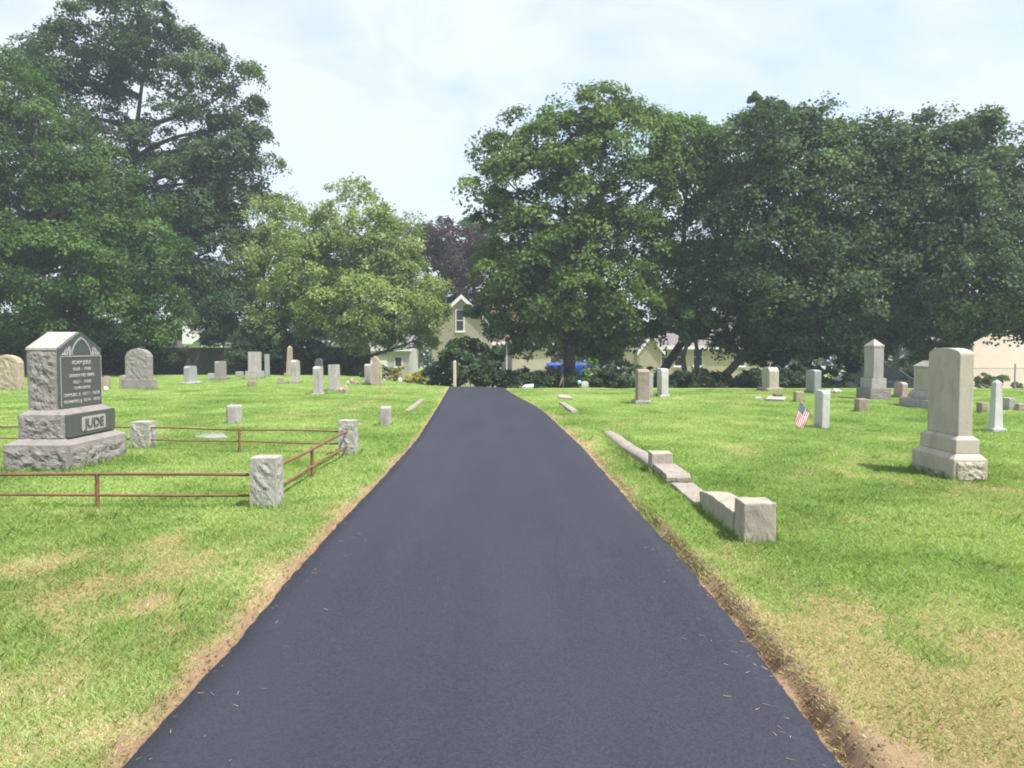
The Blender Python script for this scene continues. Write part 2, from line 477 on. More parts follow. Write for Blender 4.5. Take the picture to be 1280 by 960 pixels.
def build_grass():
    N = 3300000
    u = RNG.random(N)
    dmin, dmax = 1.6, 47.0; p = .42                      # density falls with distance
    d = (dmin ** p + u * (dmax ** p - dmin ** p)) ** (1 / p)
    x = (RNG.random(N) * 2 - 1) * (.69 * d + 2.4); y = d.copy()
    e, side = edge_off(x, y)
    ragged = .02 + .05 * vnoise(x * 11, y * 11, 91)
    keep = (np.abs(x) < .69 * d + .4 + 2.0 * RNG.random(N)) & (e > ragged) & (RNG.random(N) < np.clip((e + .02) / .26, .10, 1)) & (y < np.where(x < -2, 46, 31)) & (RNG.random(N) < 1 - .75 * sstep(24, 46, y))
    tx, ty, th = tufts(240)
    x = np.concatenate([x, tx]); y = np.concatenate([y, ty]); d = np.concatenate([d, np.hypot(tx, ty)]); tall = np.concatenate([np.zeros(N), th]); N = len(x)
    e, side = edge_off(x, y); keep = np.concatenate([keep, e[len(keep):] > .05])
    dry = dryness(x, y) * (1 - .6 * (tall > 0))
    bare = sstep(.66, .74, fbm(x * 1.3 + 4, y * 1.0, 55, 4)) * (1 - sstep(4, 9, d))
    keep &= (RNG.random(N) > bare * .8) | (tall > 0)
    for (hx0, hx1, hy0, hy1) in GRASS_HOLES:
        keep &= ~((x > hx0) & (x < hx1) & (y > hy0) & (y < hy1))
    x, y, dry, d, e, side, tall = (a[keep] for a in (x, y, dry, d, e, side, tall)); n = len(x)
    rnd = np.clip(.5 + .13 * RNG.standard_normal(n) + (fbm(x * 1.1, y * .9, 15, 3) - .5) * 1.1 + (fbm(x * .25, y * .2, 19, 3) - .5) * .8, 0, 1)
    isdry = np.clip((RNG.random(n) < (dry * .88 + .02)) * (.65 + .35 * RNG.random(n)) + .1 * dry, 0, 1)
    lush = sstep(.52, .70, fbm(x * 2.3 + 1, y * 2.0, 23, 3)) * (1 - dry)
    h = (.030 + .030 * RNG.random(n) + .045 * lush * RNG.random(n)) * (1 - .35 * isdry) * (.75 + .25 * np.clip(d / 8, 0, 1))
    h = np.where(tall > 0, tall, h)
    w = np.clip(.0020 + .00054 * d, .0032, .02) * (.7 + .6 * RNG.random(n))
    lean = np.where(isdry > .4, .8 + 1.8 * RNG.random(n), .35 + 1.3 * RNG.random(n) + .03 * d)
    lean = np.where(tall > 0, .2 + .6 * RNG.random(n), lean); rnd = np.where(tall > 0, rnd * .75, rnd)
    az = RNG.random(n) * 2 * np.pi; fa = RNG.random(n) * np.pi
    z = gz(x, y) + profile(e, side, y, x) - .004
    L = np.hypot(1, lean)
    dx = np.cos(az) * lean / L * h * 1.2; dy = np.sin(az) * lean / L * h * 1.2; dz = h / L * 1.05
    wx = np.cos(fa) * w / 2; wy = np.sin(fa) * w / 2
    c = np.stack([x, y, z], 1); W = np.stack([wx, wy, 0 * wx], 1); T = np.stack([dx, dy, dz], 1)
    M = np.stack([dx * .38, dy * .38, dz * .62], 1)
    V = np.stack([c - W, c + W, c + M + W * .8, c + T, c + M - W * .8], 1).reshape(-1, 3)
    i = np.arange(n)[:, None] * 5
    F = np.concatenate([i, i + 1, i + 2, i + 3, i + 4], 1)
    o = npmesh('grass', V, F, blade_mat(), face_attrs=dict(dry=isdry, rnd=rnd))
    tag(o, 'mown green grass mixed with straw coloured dry patches', 'grass', kind='stuff')

def build_clods():
    bm = bmesh.new()
    n = 0
    while n < 1600:
        y = 2.6 + 11 * random.random() ** 1.5; s = random.choice((-1, 1, 1))
        e = abs(random.gauss(.09, .07))
        x = float(drive_right(y)) + e if s > 0 else float(drive_left(y)) - e
        z = float(gz(x, y) + profile(np.array(e), np.array(s), np.array(y), np.array(x)))
        r = random.choice((.003, .004, .005, .006, .009))
        m = Matrix.Translation((x, y, z + r * .3)) @ Matrix.Rotation(random.random() * 6, 4, 'Z') @ Matrix.Diagonal((r * random.uniform(.7, 1.6), r, r * random.uniform(.5, .9), 1))
        v = bmesh.ops.create_icosphere(bm, subdivisions=1, radius=1, matrix=m)['verts']
        for q in v: q.co += Vector((random.uniform(-1, 1), random.uniform(-1, 1), random.uniform(-1, 1))) * r * .25
        n += 1
    tag(obj('soil_clods', bm, plain('soil_clod', (.17, .105, .07), .95, .6, 60)), 'loose brown soil crumbs along the edges of the drive', 'soil', kind='stuff')

def build_clippings():
    n = 170
    y = 2.7 + 14 * RNG.random(n) ** 1.6; sd = np.where(RNG.random(n) < .55, 1, -1); e = -np.abs(RNG.normal(0, .16, n)) - .01
    x = np.where(sd > 0, drive_right(y) + e, drive_left(y) - e)
    t = (x - drive_left(y)) / (drive_right(y) - drive_left(y))
    z = gz(x, y) + .026 + .03 * (1 - (2 * t - 1) ** 2) + (fbm(x * .8, y * .5, 61, 3) - .5) * .012
    a = RNG.random(n) * 6.3; L = .006 + .016 * RNG.random(n); w = .0012 + .0012 * RNG.random(n)
    u = np.stack([np.cos(a), np.sin(a), .1 * RNG.standard_normal(n)], 1) * L[:, None]; v = np.stack([-np.sin(a), np.cos(a), 0 * a], 1) * w[:, None]
    c = np.stack([x, y, z + .002], 1)
    V = np.stack([c - u - v * .4, c - u + v * .4, c + u + v, c + u - v], 1).reshape(-1, 3)
    o = npmesh('grass_clippings', V, np.arange(n * 4).reshape(-1, 4), bpy.data.materials['grass_blades'], face_attrs=dict(dry=(RNG.random(n) < .8) * 1.0, rnd=RNG.random(n)))
    tag(o, 'dry grass clippings strewn on the edges of the drive', 'grass', kind='stuff')

# ------------------------------------------------------------------ stones
def gravestone(name, label, a, b, yb, yt, w, shape='flat', mat='granite', plinth=None, group=None, cat='gravestone', rise=None, d=None, taper=0.0, pmat=None, z0=0.0, tilt=0.0):
    """front face between photo columns a and b, standing at the distance where its foot meets the lawn; w = how far it runs back"""
    d = d or D(yb)
    x0, x1 = X(a, d), X(b, d); h = (yb - yt) / FPX * d + .0
    m = STONES[mat]
    t = x1 - x0; cx = (x0 + x1) / 2
    root = thing(name, label, cat, (cx, d + w / 2, float(gz(cx, d + w / 2)) + z0), group)
    root.rotation_euler = (random.uniform(-.022, .022), tilt + random.uniform(-.022, .022), random.uniform(-.03, .03))
    pm = plinth or (0, 0, 0); FEET.append((x0 - pm[0], x1 + pm[0], d - pm[1], d + w + pm[1]))
    zb = -.03
    if plinth:
        mx, my, ph = plinth
        obj('plinth', boxbm(-t / 2 - mx, t / 2 + mx, -w / 2 - my, w / 2 + my, -.05, ph, .012), STONES[pmat or mat], root)
        zb = ph
    hh = h - max(zb, 0)
    rise = rise if rise is not None else hh * .12
    bm = bmesh.new()
    if shape == 'flat': box(bm, -t / 2, t / 2, -w / 2, w / 2, zb, h, .012)
    elif shape == 'arch':      # arch seen on the long faces (towards the drive)
        prism(bm, [(u, zb + v) for u, v in arch_prof(w, h - zb, rise)], -t / 2, t / 2, 'x', .012)
    elif shape == 'archx':     # arch seen on the face towards the viewer
        prism(bm, [(u, zb + v) for u, v in arch_prof(t, h - zb, rise)], -w / 2, w / 2, 'y', .012)
    elif shape == 'chamfer':
        prism(bm, [(-w / 2, zb), (w / 2, zb), (w / 2, h - rise), (w / 2 - rise * 1.3, h), (-w / 2 + rise * 1.3, h), (-w / 2, h - rise)], -t / 2, t / 2, 'x', .012)
    elif shape == 'hip':
        box(bm, -t / 2, t / 2, -w / 2, w / 2, zb, h - rise, 0)
        frustum(bm, (-t / 2 + .004, t / 2 - .004, -w / 2 + .004, w / 2 - .004), h - rise + .001, (-t * .1, t * .1, -w * .28, w * .28), h)
    elif shape == 'obelisk':
        k = 1 - taper
        frustum(bm, (-t / 2, t / 2, -w / 2, w / 2), zb, (-t / 2 * k, t / 2 * k, -w / 2 * k, w / 2 * k), h - rise)
        frustum(bm, (-t / 2 * k, t / 2 * k, -w / 2 * k, w / 2 * k), h - rise + .001, (-t * .03, t * .03, -w * .03, w * .03), h)
    elif shape == 'slant':     # broken slab, high at the left
        prism(bm, [(-t / 2, zb), (t / 2, zb), (t / 2, h - rise), (t * .1, h - rise * .35), (-t * .25, h), (-t / 2, h - rise * .25)], -w / 2, w / 2, 'y', .012)
    elif shape == 'rough':
        bm.free(); bm = rock(-t / 2, t / 2, -w / 2, w / 2, zb, h, .035, 6, 10, False, seed=int(a) % 17)
    elif shape == 'roundrough':
        bm.free(); bm = rock(-t / 2, t / 2, -w / 2, w / 2, zb, h, .05, 5, 14, False, seed=int(a) % 17)
        for v in bm.verts:
            k = max(0, (v.co.z - (h - rise)) / rise)
            u = min(1, abs(v.co.x) / (t / 2))
            if k > 0: v.co.z = (h - rise) + (v.co.z - (h - rise)) * math.sqrt(max(0.02, 1 - u * u * .96))
    if shape in ('flat', 'arch', 'archx', 'chamfer', 'slant'): weather(bm, .008 if mat in ('tan', 'brown') else .005, 6, .14, a)
    obj({'obelisk': 'shaft', 'rough': 'block', 'roundrough': 'slab'}.get(shape, 'tablet'), bm, m, root)
    return root

def single_stone(name, label, a, b, yb, yt, w, mat, cat='marker', group=None, rough=0.0, seed=0, rise=0):
    d = D(yb); x0, x1 = X(a, d), X(b, d); t = x1 - x0; h = (yb - yt) / FPX * d
    cx = (x0 + x1) / 2; FEET.append((x0, x1, d, d + w))
    if rough: bm = rock(-t / 2, t / 2, -w / 2, w / 2, -.05, h, rough, 8, 9, False, seed)
    elif rise: bm = prism(bmesh.new(), [(u, v - .03) for u, v in arch_prof(t, h + .03, rise)], -w / 2, w / 2, 'y', .012)
    else: bm = weather(boxbm(-t / 2, t / 2, -w / 2, w / 2, -.05, h, .018), .009, 7, .1, a)
    o = obj(name, bm, STONES[mat], None, (cx, d + w / 2, float(gz(cx, d + w / 2))), smooth=bool(rough))
    return tag(o, label, cat, group)

def boulder(name, label, a, b, yb, yt, mat, cat='stone', group=None, seed=1):
    d = D(yb); x0, x1 = X(a, d), X(b, d); rx = (x1 - x0) / 2; h = (yb - yt) / FPX * d
    bm = bmesh.new(); bmesh.ops.create_icosphere(bm, subdivisions=3, radius=1)
    for v in bm.verts:
        k = 1 + .28 * mnoise.fractal(v.co * 1.7 + Vector((seed * 5, 0, 0)), 1, 2, 3)
        v.co = Vector((v.co.x * rx * k, v.co.y * rx * .8 * k, h * .45 + v.co.z * h * .55 * k))
    cx = (x0 + x1) / 2
    return tag(obj(name, bm, STONES[mat], None, (cx, d + rx, float(gz(cx, d + rx)))), label, cat, group)

def slab(name, label, pts, mat, th=.05, cat='marker', group=None, lift=.02):
    """flat stone lying in the grass: corners given as photo points on the lawn"""
    P = [(X(px, D(py)), D(py)) for px, py in pts]
    cx = sum(p[0] for p in P) / len(P); cy = sum(p[1] for p in P) / len(P)
    bm = bmesh.new()
    A = [bm.verts.new((x - cx, y - cy, -.05)) for x, y in P]; B = [bm.verts.new((x - cx, y - cy, th)) for x, y in P]
    n = len(P); fs = [bm.faces.new(A), bm.faces.new(B)] + [bm.faces.new((A[i], A[(i + 1) % n], B[(i + 1) % n], B[i])) for i in range(n)]
    bmesh.ops.recalc_face_normals(bm, faces=fs)
    bmesh.ops.bevel(bm, geom=bm.edges[:], offset=.012, segments=2, affect='EDGES')
    pass
    return tag(obj(name, bm, mat if not isinstance(mat, str) else STONES[mat], None, (cx, cy, float(gz(cx, cy)) + lift)), label, cat, group)

def text_mesh(body, size, extrude, xwidth=None):
    cu = bpy.data.curves.new('inscription', 'FONT'); cu.body = body; cu.size = size; cu.extrude = extrude; cu.align_x = 'CENTER'; cu.align_y = 'CENTER'
    cu.resolution_u = 3; cu.offset = size * .012
    o = bpy.data.objects.new('inscription', cu); COL.objects.link(o)
    bpy.context.view_layer.update()
    me = bpy.data.meshes.new_from_object(o.evaluated_get(bpy.context.evaluated_depsgraph_get()))
    bpy.data.objects.remove(o); bpy.data.curves.remove(cu)
    if xwidth:
        xs = [v.co.x for v in me.vertices]; k = xwidth / (max(xs) - min(xs))
        for v in me.vertices: v.co.x *= k
    return me

FACE_X = Matrix(((0, 0, 1, 0), (1, 0, 0, 0), (0, 1, 0, 0), (0, 0, 0, 1)))   # text plane turned to face +x

def face_text(name, body, size, ext, mat, parent, x, y, z, width=None):
    me = text_mesh(body, size, ext, width); me.transform(FACE_X); me.materials.append(mat)
    o = bpy.data.objects.new(name, me); o.location = (x, y, z); return link(o, parent)

def strip(bm, pts, w, x0, x1):
    """flat band along points (y,z) of width w between depths x0..x1"""
    for (p, q) in zip(pts, pts[1:]):
        p = Vector(p); q = Vector(q); t = (q - p).normalized(); nrm = Vector((-t.y, t.x)) * w / 2
        prism(bm, [tuple(p - nrm), tuple(q - nrm), tuple(q + nrm), tuple(p + nrm)], x0, x1, 'x')
    return bm

def build_family_monument():
    y0 = 10.38; yc = 11.14
    root = thing('family_monument', 'tall gable-topped rock-faced grey monument with dark polished lettered face', 'monument', (-6.2, yc, 0))
    # lower base
    obj('lower_base', rock(-.44, .44, -.76, .76, -.08, .36, .045, 5.5, 30, True, 3, .25, .45, wash=(.14, .14, .075)), ROUGHGR, root)
    # middle base: rock-faced block with polished plate towards the drive
    mb = obj('middle_base', rock(-.315, .30, -.625, .625, .438, .745, .04, 7, 26, True, 5, .22, .4, wash=(.10, .085, .07)), ROUGHGR, root)
    obj('polished_face', boxbm(.298, .348, -.622, .622, .441, .745, .006), POLISH, mb)
    pr = []
    for (cy_, cz_, a0) in ((.27, .655, 0), (-.27, .655, 90), (-.27, .525, 180), (.27, .525, 270)):
        for k in range(5):
            a = math.radians(a0 + k * 22.5); pr.append((cy_ + .045 * math.cos(a) + .02, cz_ + .035 * math.sin(a)))
    obj('name_panel', prism(bmesh.new(), pr, .349, .353, 'x'), FROST, mb)
    face_text('name_lettering', 'JUDE', .175, .006, LETTER, mb, .359, .02, .59, .52)
    # die with gabled top
    zb, ze, zp = .81, 1.60, 1.85; hy = .54
    die = rock(-.225, .165, -hy, hy, zb, ze, .04, 8, 30, True, 9, .2, .35)
    dobj = obj('die', die, ROUGHGR, root)
    cap = prism(bmesh.new(), [(-hy - .01, ze + .001), (hy + .01, ze + .001), (hy + .01, ze + .03), (.03, zp), (-.03, zp), (-hy - .01, ze + .03)], -.235, .168, 'x')
    obj('gable_cap', cap, GRANITE, root)
    pf = [(-hy + .004, zb + .004), (hy - .004, zb + .004), (hy - .004, ze + .024), (.028, zp - .004), (-.028, zp - .004), (-hy + .004, ze + .024)]
    obj('polished_face', prism(bmesh.new(), pf, .166, .206, 'x', .004), POLISH, dobj)
    bm = bmesh.new(); xa, xb = .207, .211
    zl = 1.515
    strip(bm, [(-hy + .03, zl), (hy - .03, zl)], .014, xa, xb)
    strip(bm, [(-hy + .018, zb + .03), (-hy + .018, zl + .005)], .012, xa + .0005, xb + .0005)
    strip(bm, [(hy - .018, zb + .03), (hy - .018, zl + .005)], .012, xa + .0005, xb + .0005)
    arc = [(-.25, zl + .05), (-.19, zl + .14), (-.10, zl + .215), (0, zl + .255), (.10, zl + .215), (.19, zl + .14), (.25, zl + .05)]
    strip(bm, arc, .022, xa + .001, xb + .001)
    for s in (-1, 1):           # carved leaves filling the corners
        for k, (ly, lz, an, ln) in enumerate([(.46, .035, 20, .10), (.42, .05, 60, .11), (.36, .05, 100, .13), (.30, .045, 75, .16), (.33, .10, 50, .11), (.28, .03, 140, .07), (.40, .025, 5, .09), (.24, .03, 110, .06)]):
            a = math.radians(an); c = Vector((s * ly, zl + lz)); t = Vector((-s * math.cos(a), math.sin(a))); q = Vector((-t.y, t.x))
            pts = [c - t * ln * .4, c + q * ln * .16, c + t * ln * .55, c - q * ln * .16]
            prism(bm, [tuple(p) for p in pts], xa + .002 + k * .0006, xb + .002 + k * .0006, 'x')
    obj('carved_ornament', bm, FROST, dobj)
    lines = [('ADAM JUDE', .075, 1.425, .50), ('1836 - 1908', .062, 1.335, .46), ('SARAH HIS WIFE', .07, 1.245, .66), ('1837 - 1909', .062, 1.155, .46), ('CHILDREN', .058, 1.075, .40),
             ('SAMUEL E. 1877 - 1878', .062, .985, .92), ('EDWARD J. 1874 - 1876', .062, .895, .92)]
    for body, sz, z, wd in lines:
        face_text('inscription', body, sz, .003, FROST, dobj, .2095, 0, z, wd)

def build_limestone_monument():
    root = thing('family_monument', 'tall pale limestone monument with gently arched top nearest on the right lawn', 'monument', (5.58, 10.18, 0))
    b = bmesh.new(); box(b, -.21, .208, -.51, .51, -.06, .27, .014)
    base = obj('lower_base', b, LIME, root)
    frustum_bm = frustum(bmesh.new(), (-.205, .203, -.505, .505), .2715, (-.145, .145, -.44, .44), .333)
    obj('base_wash', frustum_bm, LIME, base)
    obj('carved_panel', rock(-.165, .175, -.526, -.4, .03, .235, .03, 9, 12, False, 4, .15, .3), LIME, base)
    obj('worn_edge', rock(-.235, -.1, -.30, .46, -.05, .10, .03, 8, 12, False, 6, .3, .0), stone_mat('mossy_limestone', (.36, .36, .28), (.2, .22, .15), .3, .5), base)
    obj('middle_base', boxbm(-.145, .145, -.433, .433, .3335, .505, .012), LIME, root)
    obj('base_wash', frustum(bmesh.new(), (-.14, .14, -.43, .43), .5055, (-.095, .095, -.38, .38), .545), LIME, root)
    d = bmesh.new(); prism(d, [(u, .5455 + v) for u, v in arch_prof(.74, 1.085, .085, 18)], -.088, .088, 'x', .012)
    die = obj('die', d, LIME, root)

def build_plot_kerb():
    g = 'pieces of the old concrete plot kerb'
    o = obj('kerb_corner_block', weather(boxbm(-.135, .135, -.145, .145, -.06, .345, .014), .008, 9, .04, 1), CONC, None, (2.065, 6.745, 0)); tag(o, 'tall square concrete corner block at the near end of the kerb', 'kerb', g)
    pr = [(-.62, -.06), (.62, -.06), (.62, .165), (.45, .195), (.1, .215), (-.3, .218), (-.62, .205)]
    o = obj('kerb_block', weather(prism(bmesh.new(), pr, -.125, .125, 'x', .01), .009, 8, .06, 2), CONC, None, (2.045, 7.515, 0)); tag(o, 'long concrete kerb block with humped top behind the tall corner block', 'kerb', g)
    o = obj('sunken_kerb', weather(boxbm(-.13, .13, -.6, .62, -.08, .05, .012), .012, 8, .06, 3), CONC2, None, (2.0, 8.74, 0)); tag(o, 'low sunken reddish kerb piece between two raised kerb blocks', 'kerb', g)
    r = thing('kerb_block', 'concrete kerb block with rounded nose overhanging a dark joint', 'kerb', (1.97, 9.84, 0), g)
    obj('foot', boxbm(-.135, .135, -.44, .45, -.08, .045, .006), CONC, r)
    cap = [(-.46, .055), (.46, .055), (.46, .135), (-.38, .14), (-.43, .128), (-.46, .098)]
    obj('cap', weather(prism(bmesh.new(), cap, -.145, .145, 'x', .01), .008, 8, .06, 4), CONC2, r)
    o = obj('kerb_pier', weather(boxbm(-.14, .13, -.14, .15, -.08, .268, .012), .007, 9, .05, 5), CONC, None, (1.95, 10.44, 0)); tag(o, 'small square concrete pier between the nosed block and long kerb', 'kerb', g)
    pr = [(-.12, -.08), (.12, -.08), (.12, .06)] + [(.12 * math.cos(a), .06 + .065 * math.sin(a)) for a in [math.pi * k / 8 for k in range(1, 8)]] + [(-.12, .06)]
    bm = prism(bmesh.new(), pr, 0, 4.35, 'y', .008)
    for v in bm.verts: v.co.x -= .052 * v.co.y / 1.0 * .55; v.co.z -= .012 * v.co.y
    bmesh.ops.subdivide_edges(bm, edges=[e for e in bm.edges if abs(e.verts[0].co.y - e.verts[1].co.y) > 2], cuts=40)
    for v in bm.verts: v.co.x += .012 * math.sin(v.co.y * 2.1); v.co.z += .012 * (mnoise.noise(v.co * 2.2))
    o = obj('round_kerb', bm, CONC2, None, (1.93, 10.6, 0)); tag(o, 'long low round-topped kerb running back from the small pier', 'kerb', g)

def build_plot_fence():
    g = 'granite corner posts of the railed plot'
    specs = [((-2.50, 8.1), .265, .53, 'rough square granite post with lichen at near corner of the railed plot', 2), ((-2.49, 12.12), .25, .53, 'square granite post at far corner of the railed plot beside the drive', 6), ((-5.9, 12.75), .29, .45, 'granite post just behind the gable-topped monument at the rail end', 8)]
    for (x, y), s, h, lab, sd in specs:
        o = obj('granite_post', rock(-s / 2, s / 2, -s / 2, s / 2, -.08, h, .026, 9, 16, False, sd, .2, .2), POSTGR, None, (x, y, 0)); tag(o, lab, 'post', g)
    def rail_run(label, p, q, zt, zb, posts, r=.016):
        root = thing('iron_railing', label, 'railing', ((p[0] + q[0]) / 2, (p[1] + q[1]) / 2, 0), 'rusty rails round the plot')
        c = Vector(root.location)
        for z, rr in ((zt, r), (zb, r * .9)):
            pts = []
            for k in range(13):
                t = k / 12; pts.append(Vector((p[0] + (q[0] - p[0]) * t, p[1] + (q[1] - p[1]) * t, z + .006 * math.sin(t * 9 + z * 20))) - c)
            obj('rail', tube(bmesh.new(), pts, [rr] * 13, 8), RUST, root)
        for (x, y) in posts:
            b = tube(bmesh.new(), [Vector((x, y, -.06)) - c, Vector((x, y, zt + .01)) - c, Vector((x, y, zt + .022)) - c], [.021, .021, .012], 10)
            obj('iron_post', b, RUST, root)
    rail_run('rusty two-bar rail along the near side of the plot', (-9.5, 8.1), (-2.62, 8.1), .345, .135, [(-4.23, 8.1), (-7.4, 8.1)])
    rail_run('rusty two-bar rail sloping back along the drive side of the plot', (-2.5, 8.22), (-2.49, 12.0), .37, .15, [(-2.5, 9.95)], .019)
    rail_run('thin rusty two-bar rail along the far side of the plot', (-5.78, 12.7), (-2.6, 12.15), .355, .165, [(-4.25, 12.42)], .013)
    rail_run('rusty rail continuing left behind the gable-topped monument', (-11.0, 13.0), (-6.04, 12.77), .355, .165, [(-8.6, 12.9)], .013)

def build_stones():
    G = gravestone
    gl, gr = 'gravestones scattered over the left lawn', 'gravestones scattered over the right lawn'
    st = 'square stone stubs in the grass'
    # left lawn
    G('gravestone', 'rough tan rock-like gravestone at far left edge beyond the tall monument', -12, 22, 489, 444, .4, 'roundrough', 'tan', None, gl, rise=.35)
    G('gravestone', 'tiny pale round-topped stone just right of the tall gabled monument', 126.5, 136, 487, 470, .12, 'archx', 'tan', None, gl, rise=.12)
    boulder('field_stone', 'small white stone in front of the tiny pale round-topped stone', 127, 133, 489, 483, 'marble')
    r = G('gravestone', 'broad grey rock-faced gravestone with rounded shoulders on rough base', 156, 185.4, 487, 436, .38, 'roundrough', 'rough', (.12, .06, .38), gl, rise=.36)
    single_stone('gravestone', 'small rounded stone tucked against the left of the broad rounded gravestone', 148.5, 156, 484, 469, .2, 'tan', 'gravestone', gl, rise=.1)
    G('gravestone', 'short blue-grey tablet with pale flat plinth beyond the rounded gravestone', 230, 236.7, 480, 457.7, .85, 'chamfer', 'blue', (.2, .08, .08), gl, rise=.08, pmat='marble')
    r = G('gravestone', 'blocky grey tablet with low wing block on its left side', 268, 273.5, 475.5, 451.8, 1.0, 'chamfer', 'rough', (.16, .08, .15), gl, rise=.06)
    obj('wing_block', boxbm(-.42, -.12, -.54, -.25, -.03, .34, .015), GRANITE, r)
    single_stone('flat_marker', 'little pale flat block between the winged tablet and tall square stone', 294, 302, 471, 464.5, .3, 'granite', 'marker')
    r = G('gravestone', 'tall square-topped stone with rough left face on heavy pale base', 309.4, 318.8, 474, 439.8, 1.05, 'flat', 'granite', (.12, .1, .40), gl)
    G('gravestone', 'grey slab peeking out behind the tall square-topped stone', 330.5, 334, 471, 443, .5, 'flat', 'blue', None, gl)
    single_stone('grave_stub', 'low brownish stub in the grass before the tall square-topped stone', 309.4, 317.5, 483.4, 476, .25, 'brown', 'stub', st)
    G('obelisk', 'slender tan obelisk with small white tip far on the left lawn', 357.5, 363.5, 470, 432, .45, 'obelisk', 'tan', (.08, .08, .16), gl, 'obelisk', rise=.12, taper=.28)
    G('gravestone', 'pale tablet with rounded shoulders standing before the slender tan obelisk', 363.5, 370, 479, 450, .7, 'arch', 'granite', (.07, .1, .12), gl, rise=.14)
    single_stone('grave_stub', 'tiny tan stub left of the round-shouldered pale tablet', 347, 353, 481, 472, .2, 'tan', 'stub', st)
    G('gravestone', 'dark slate tablet half hidden behind a slim grey tablet', 394, 402.5, 473, 448, .3, 'archx', 'dark', None, gl, rise=.18)
    G('gravestone', 'slim grey tablet on white plinth in front of the dark slate', 391, 399.5, 494, 458, .55, 'arch', 'granite', (.08, .06, .055), gl, rise=.09, pmat='marble')
    G('gravestone', 'grey flat-topped tablet with broken pink stones at its foot', 410.6, 420.5, 489, 456, .62, 'flat', 'granite', (.06, .04, .05), gl)
    k = 0
    for a, b, yb, yt, m_ in ((422, 428.5, 490.5, 484, 'pink'), (427.5, 434, 491.5, 481.5, 'pink')):
        boulder('rubble_stone', ['low pink rubble stone touching the flat-topped tablet', 'upright pink rubble stone right of the flat-topped tablet'][k], a, b, yb, yt, m_, 'rubble', 'broken pink stones on the left lawn', 3 + k); k += 1
    for i, (a, b, yb, yt) in enumerate(((431, 437, 481, 476), (436, 441.5, 480, 473), (441, 448, 481, 476))):
        boulder('rubble_stone', ['left lump of the pink rubble heap behind the tablets', 'tallest lump in the middle of the pink rubble heap', 'right lump of the pink rubble heap behind the tablets'][i], a, b, yb, yt, ['granite', 'pink', 'pink'][i], 'rubble', 'broken pink stones on the left lawn', 8 + i)
    G('gravestone', 'narrow pale grey tablet leaning close to a brown pointed slab', 455.6, 463, 481, 455, .5, 'arch', 'granite', (.07, .05, .07), gl, rise=.08)
    G('gravestone', 'brown pointed broken slab beside the narrow pale tablet', 465.5, 476, 482, 445, .35, 'slant', 'tan', (.05, .06, .12), gl, rise=.3)
    single_stone('grave_stub', 'square grey stub standing behind the railed plot', 282, 296, 531, 507, .28, 'granite', 'stub', st, rough=.012, seed=3)
    single_stone('grave_stub', 'square granite stub beside the left edge of the drive', 474.5, 486.5, 533, 509, .25, 'granite', 'stub', st, rough=.012, seed=5)
    slab('flat_marker', 'grey flat slab lying tilted in grass behind the far rail', [(243, 549), (284, 548), (272, 537), (238, 533.5)], 'blue', .025, lift=-.01)
    slab('flush_kerb', 'narrow pale flush kerb stone by the far left drive edge', [(505, 515), (513, 515), (530.5, 500.5), (525, 500.5)], CONC2, .025, 'kerb')
    # right lawn
    G('gravestone', 'brownish grey thick tablet on pale plinth nearest the right drive edge', 797.5, 812, 506, 462, .55, 'chamfer', 'brown', (.06, .06, .12), gr, rise=.06, pmat='granite')
    G('gravestone', 'plain tablet partly hidden behind the brownish thick tablet', 810, 816.5, 497, 467.5, .4, 'flat', 'granite', None, gr)
    G('gravestone', 'slim bluish marble tablet right of the brownish thick tablet', 827, 835.6, 496.5, 461, .72, 'chamfer', 'marble', (.06, .06, .07), gr, rise=.07)
    G('gravestone', 'chamfer-topped pale tablet on wide plinth in front of dark trees', 962, 974, 489.4, 459.4, .85, 'chamfer', 'lime', (.12, .12, .13), gr, rise=.14)
    G('gravestone', 'plain grey-green tablet without plinth beside two white boulders', 1019, 1027.5, 492.5, 462.5, .9, 'arch', 'blue', None, gr, rise=.07)
    single_stone('grave_stub', 'small tan stub just left of the tablet with a flag', 996, 1006, 503, 490, .28, 'tan', 'stub', st)
    G('gravestone', 'slender marble tablet with the leaning flag at its left', 1028.7, 1038, 536.5, 488.7, .43, 'chamfer', 'marble', None, gr, rise=.05)
    boulder('field_stone', 'smaller of two white boulders beside the grey-green tablet', 1033, 1041, 491.5, 487, 'marble', group='white boulders', seed=4)
    boulder('field_stone', 'larger of two white boulders beside the grey-green tablet', 1042, 1053.5, 492.5, 486.5, 'marble', group='white boulders', seed=6)
    r = thing('monument', 'grey monument with pyramid cap on two stepped rough bases', 'monument', (X(1094, 25.0), 25.1, 0), gr)
    obj('lower_base', rock(-.31, .31, -.52, .52, -.06, .345, .03, 7, 14, True, 11, .2, .3), ROUGHGR, r)
    obj('upper_base', rock(-.225, .225, -.40, .40, .35, .665, .012, 7, 10, True, 12, .2, .2), GRANITE, r)
    obj('die', boxbm(-.155, .155, -.34, .34, .667, 1.62, .012), stone_mat('mauve_granite', (.37, .345, .345), (.27, .25, .25), .4, .3), r)
    cp = bmesh.new(); frustum(cp, (-.165, .165, -.35, .35), 1.622, (-.165, .165, -.35, .35), 1.68); frustum(cp, (-.164, .164, -.349, .349), 1.681, (-.01, .01, -.02, .02), 1.88)
    obj('pyramid_cap', cp, GRANITE, r)
    single_stone('grave_stub', 'brown square stub in front of the pyramid-capped monument', 1075, 1087, 516, 499, .3, 'brown', 'stub', st)
    G('gravestone', 'small tan tablet between the pyramid-capped and hip-capped monuments', 1128.4, 1135.5, 497.5, 478, .55, 'arch', 'pink', (.04, .05, .07), gr, rise=.06)
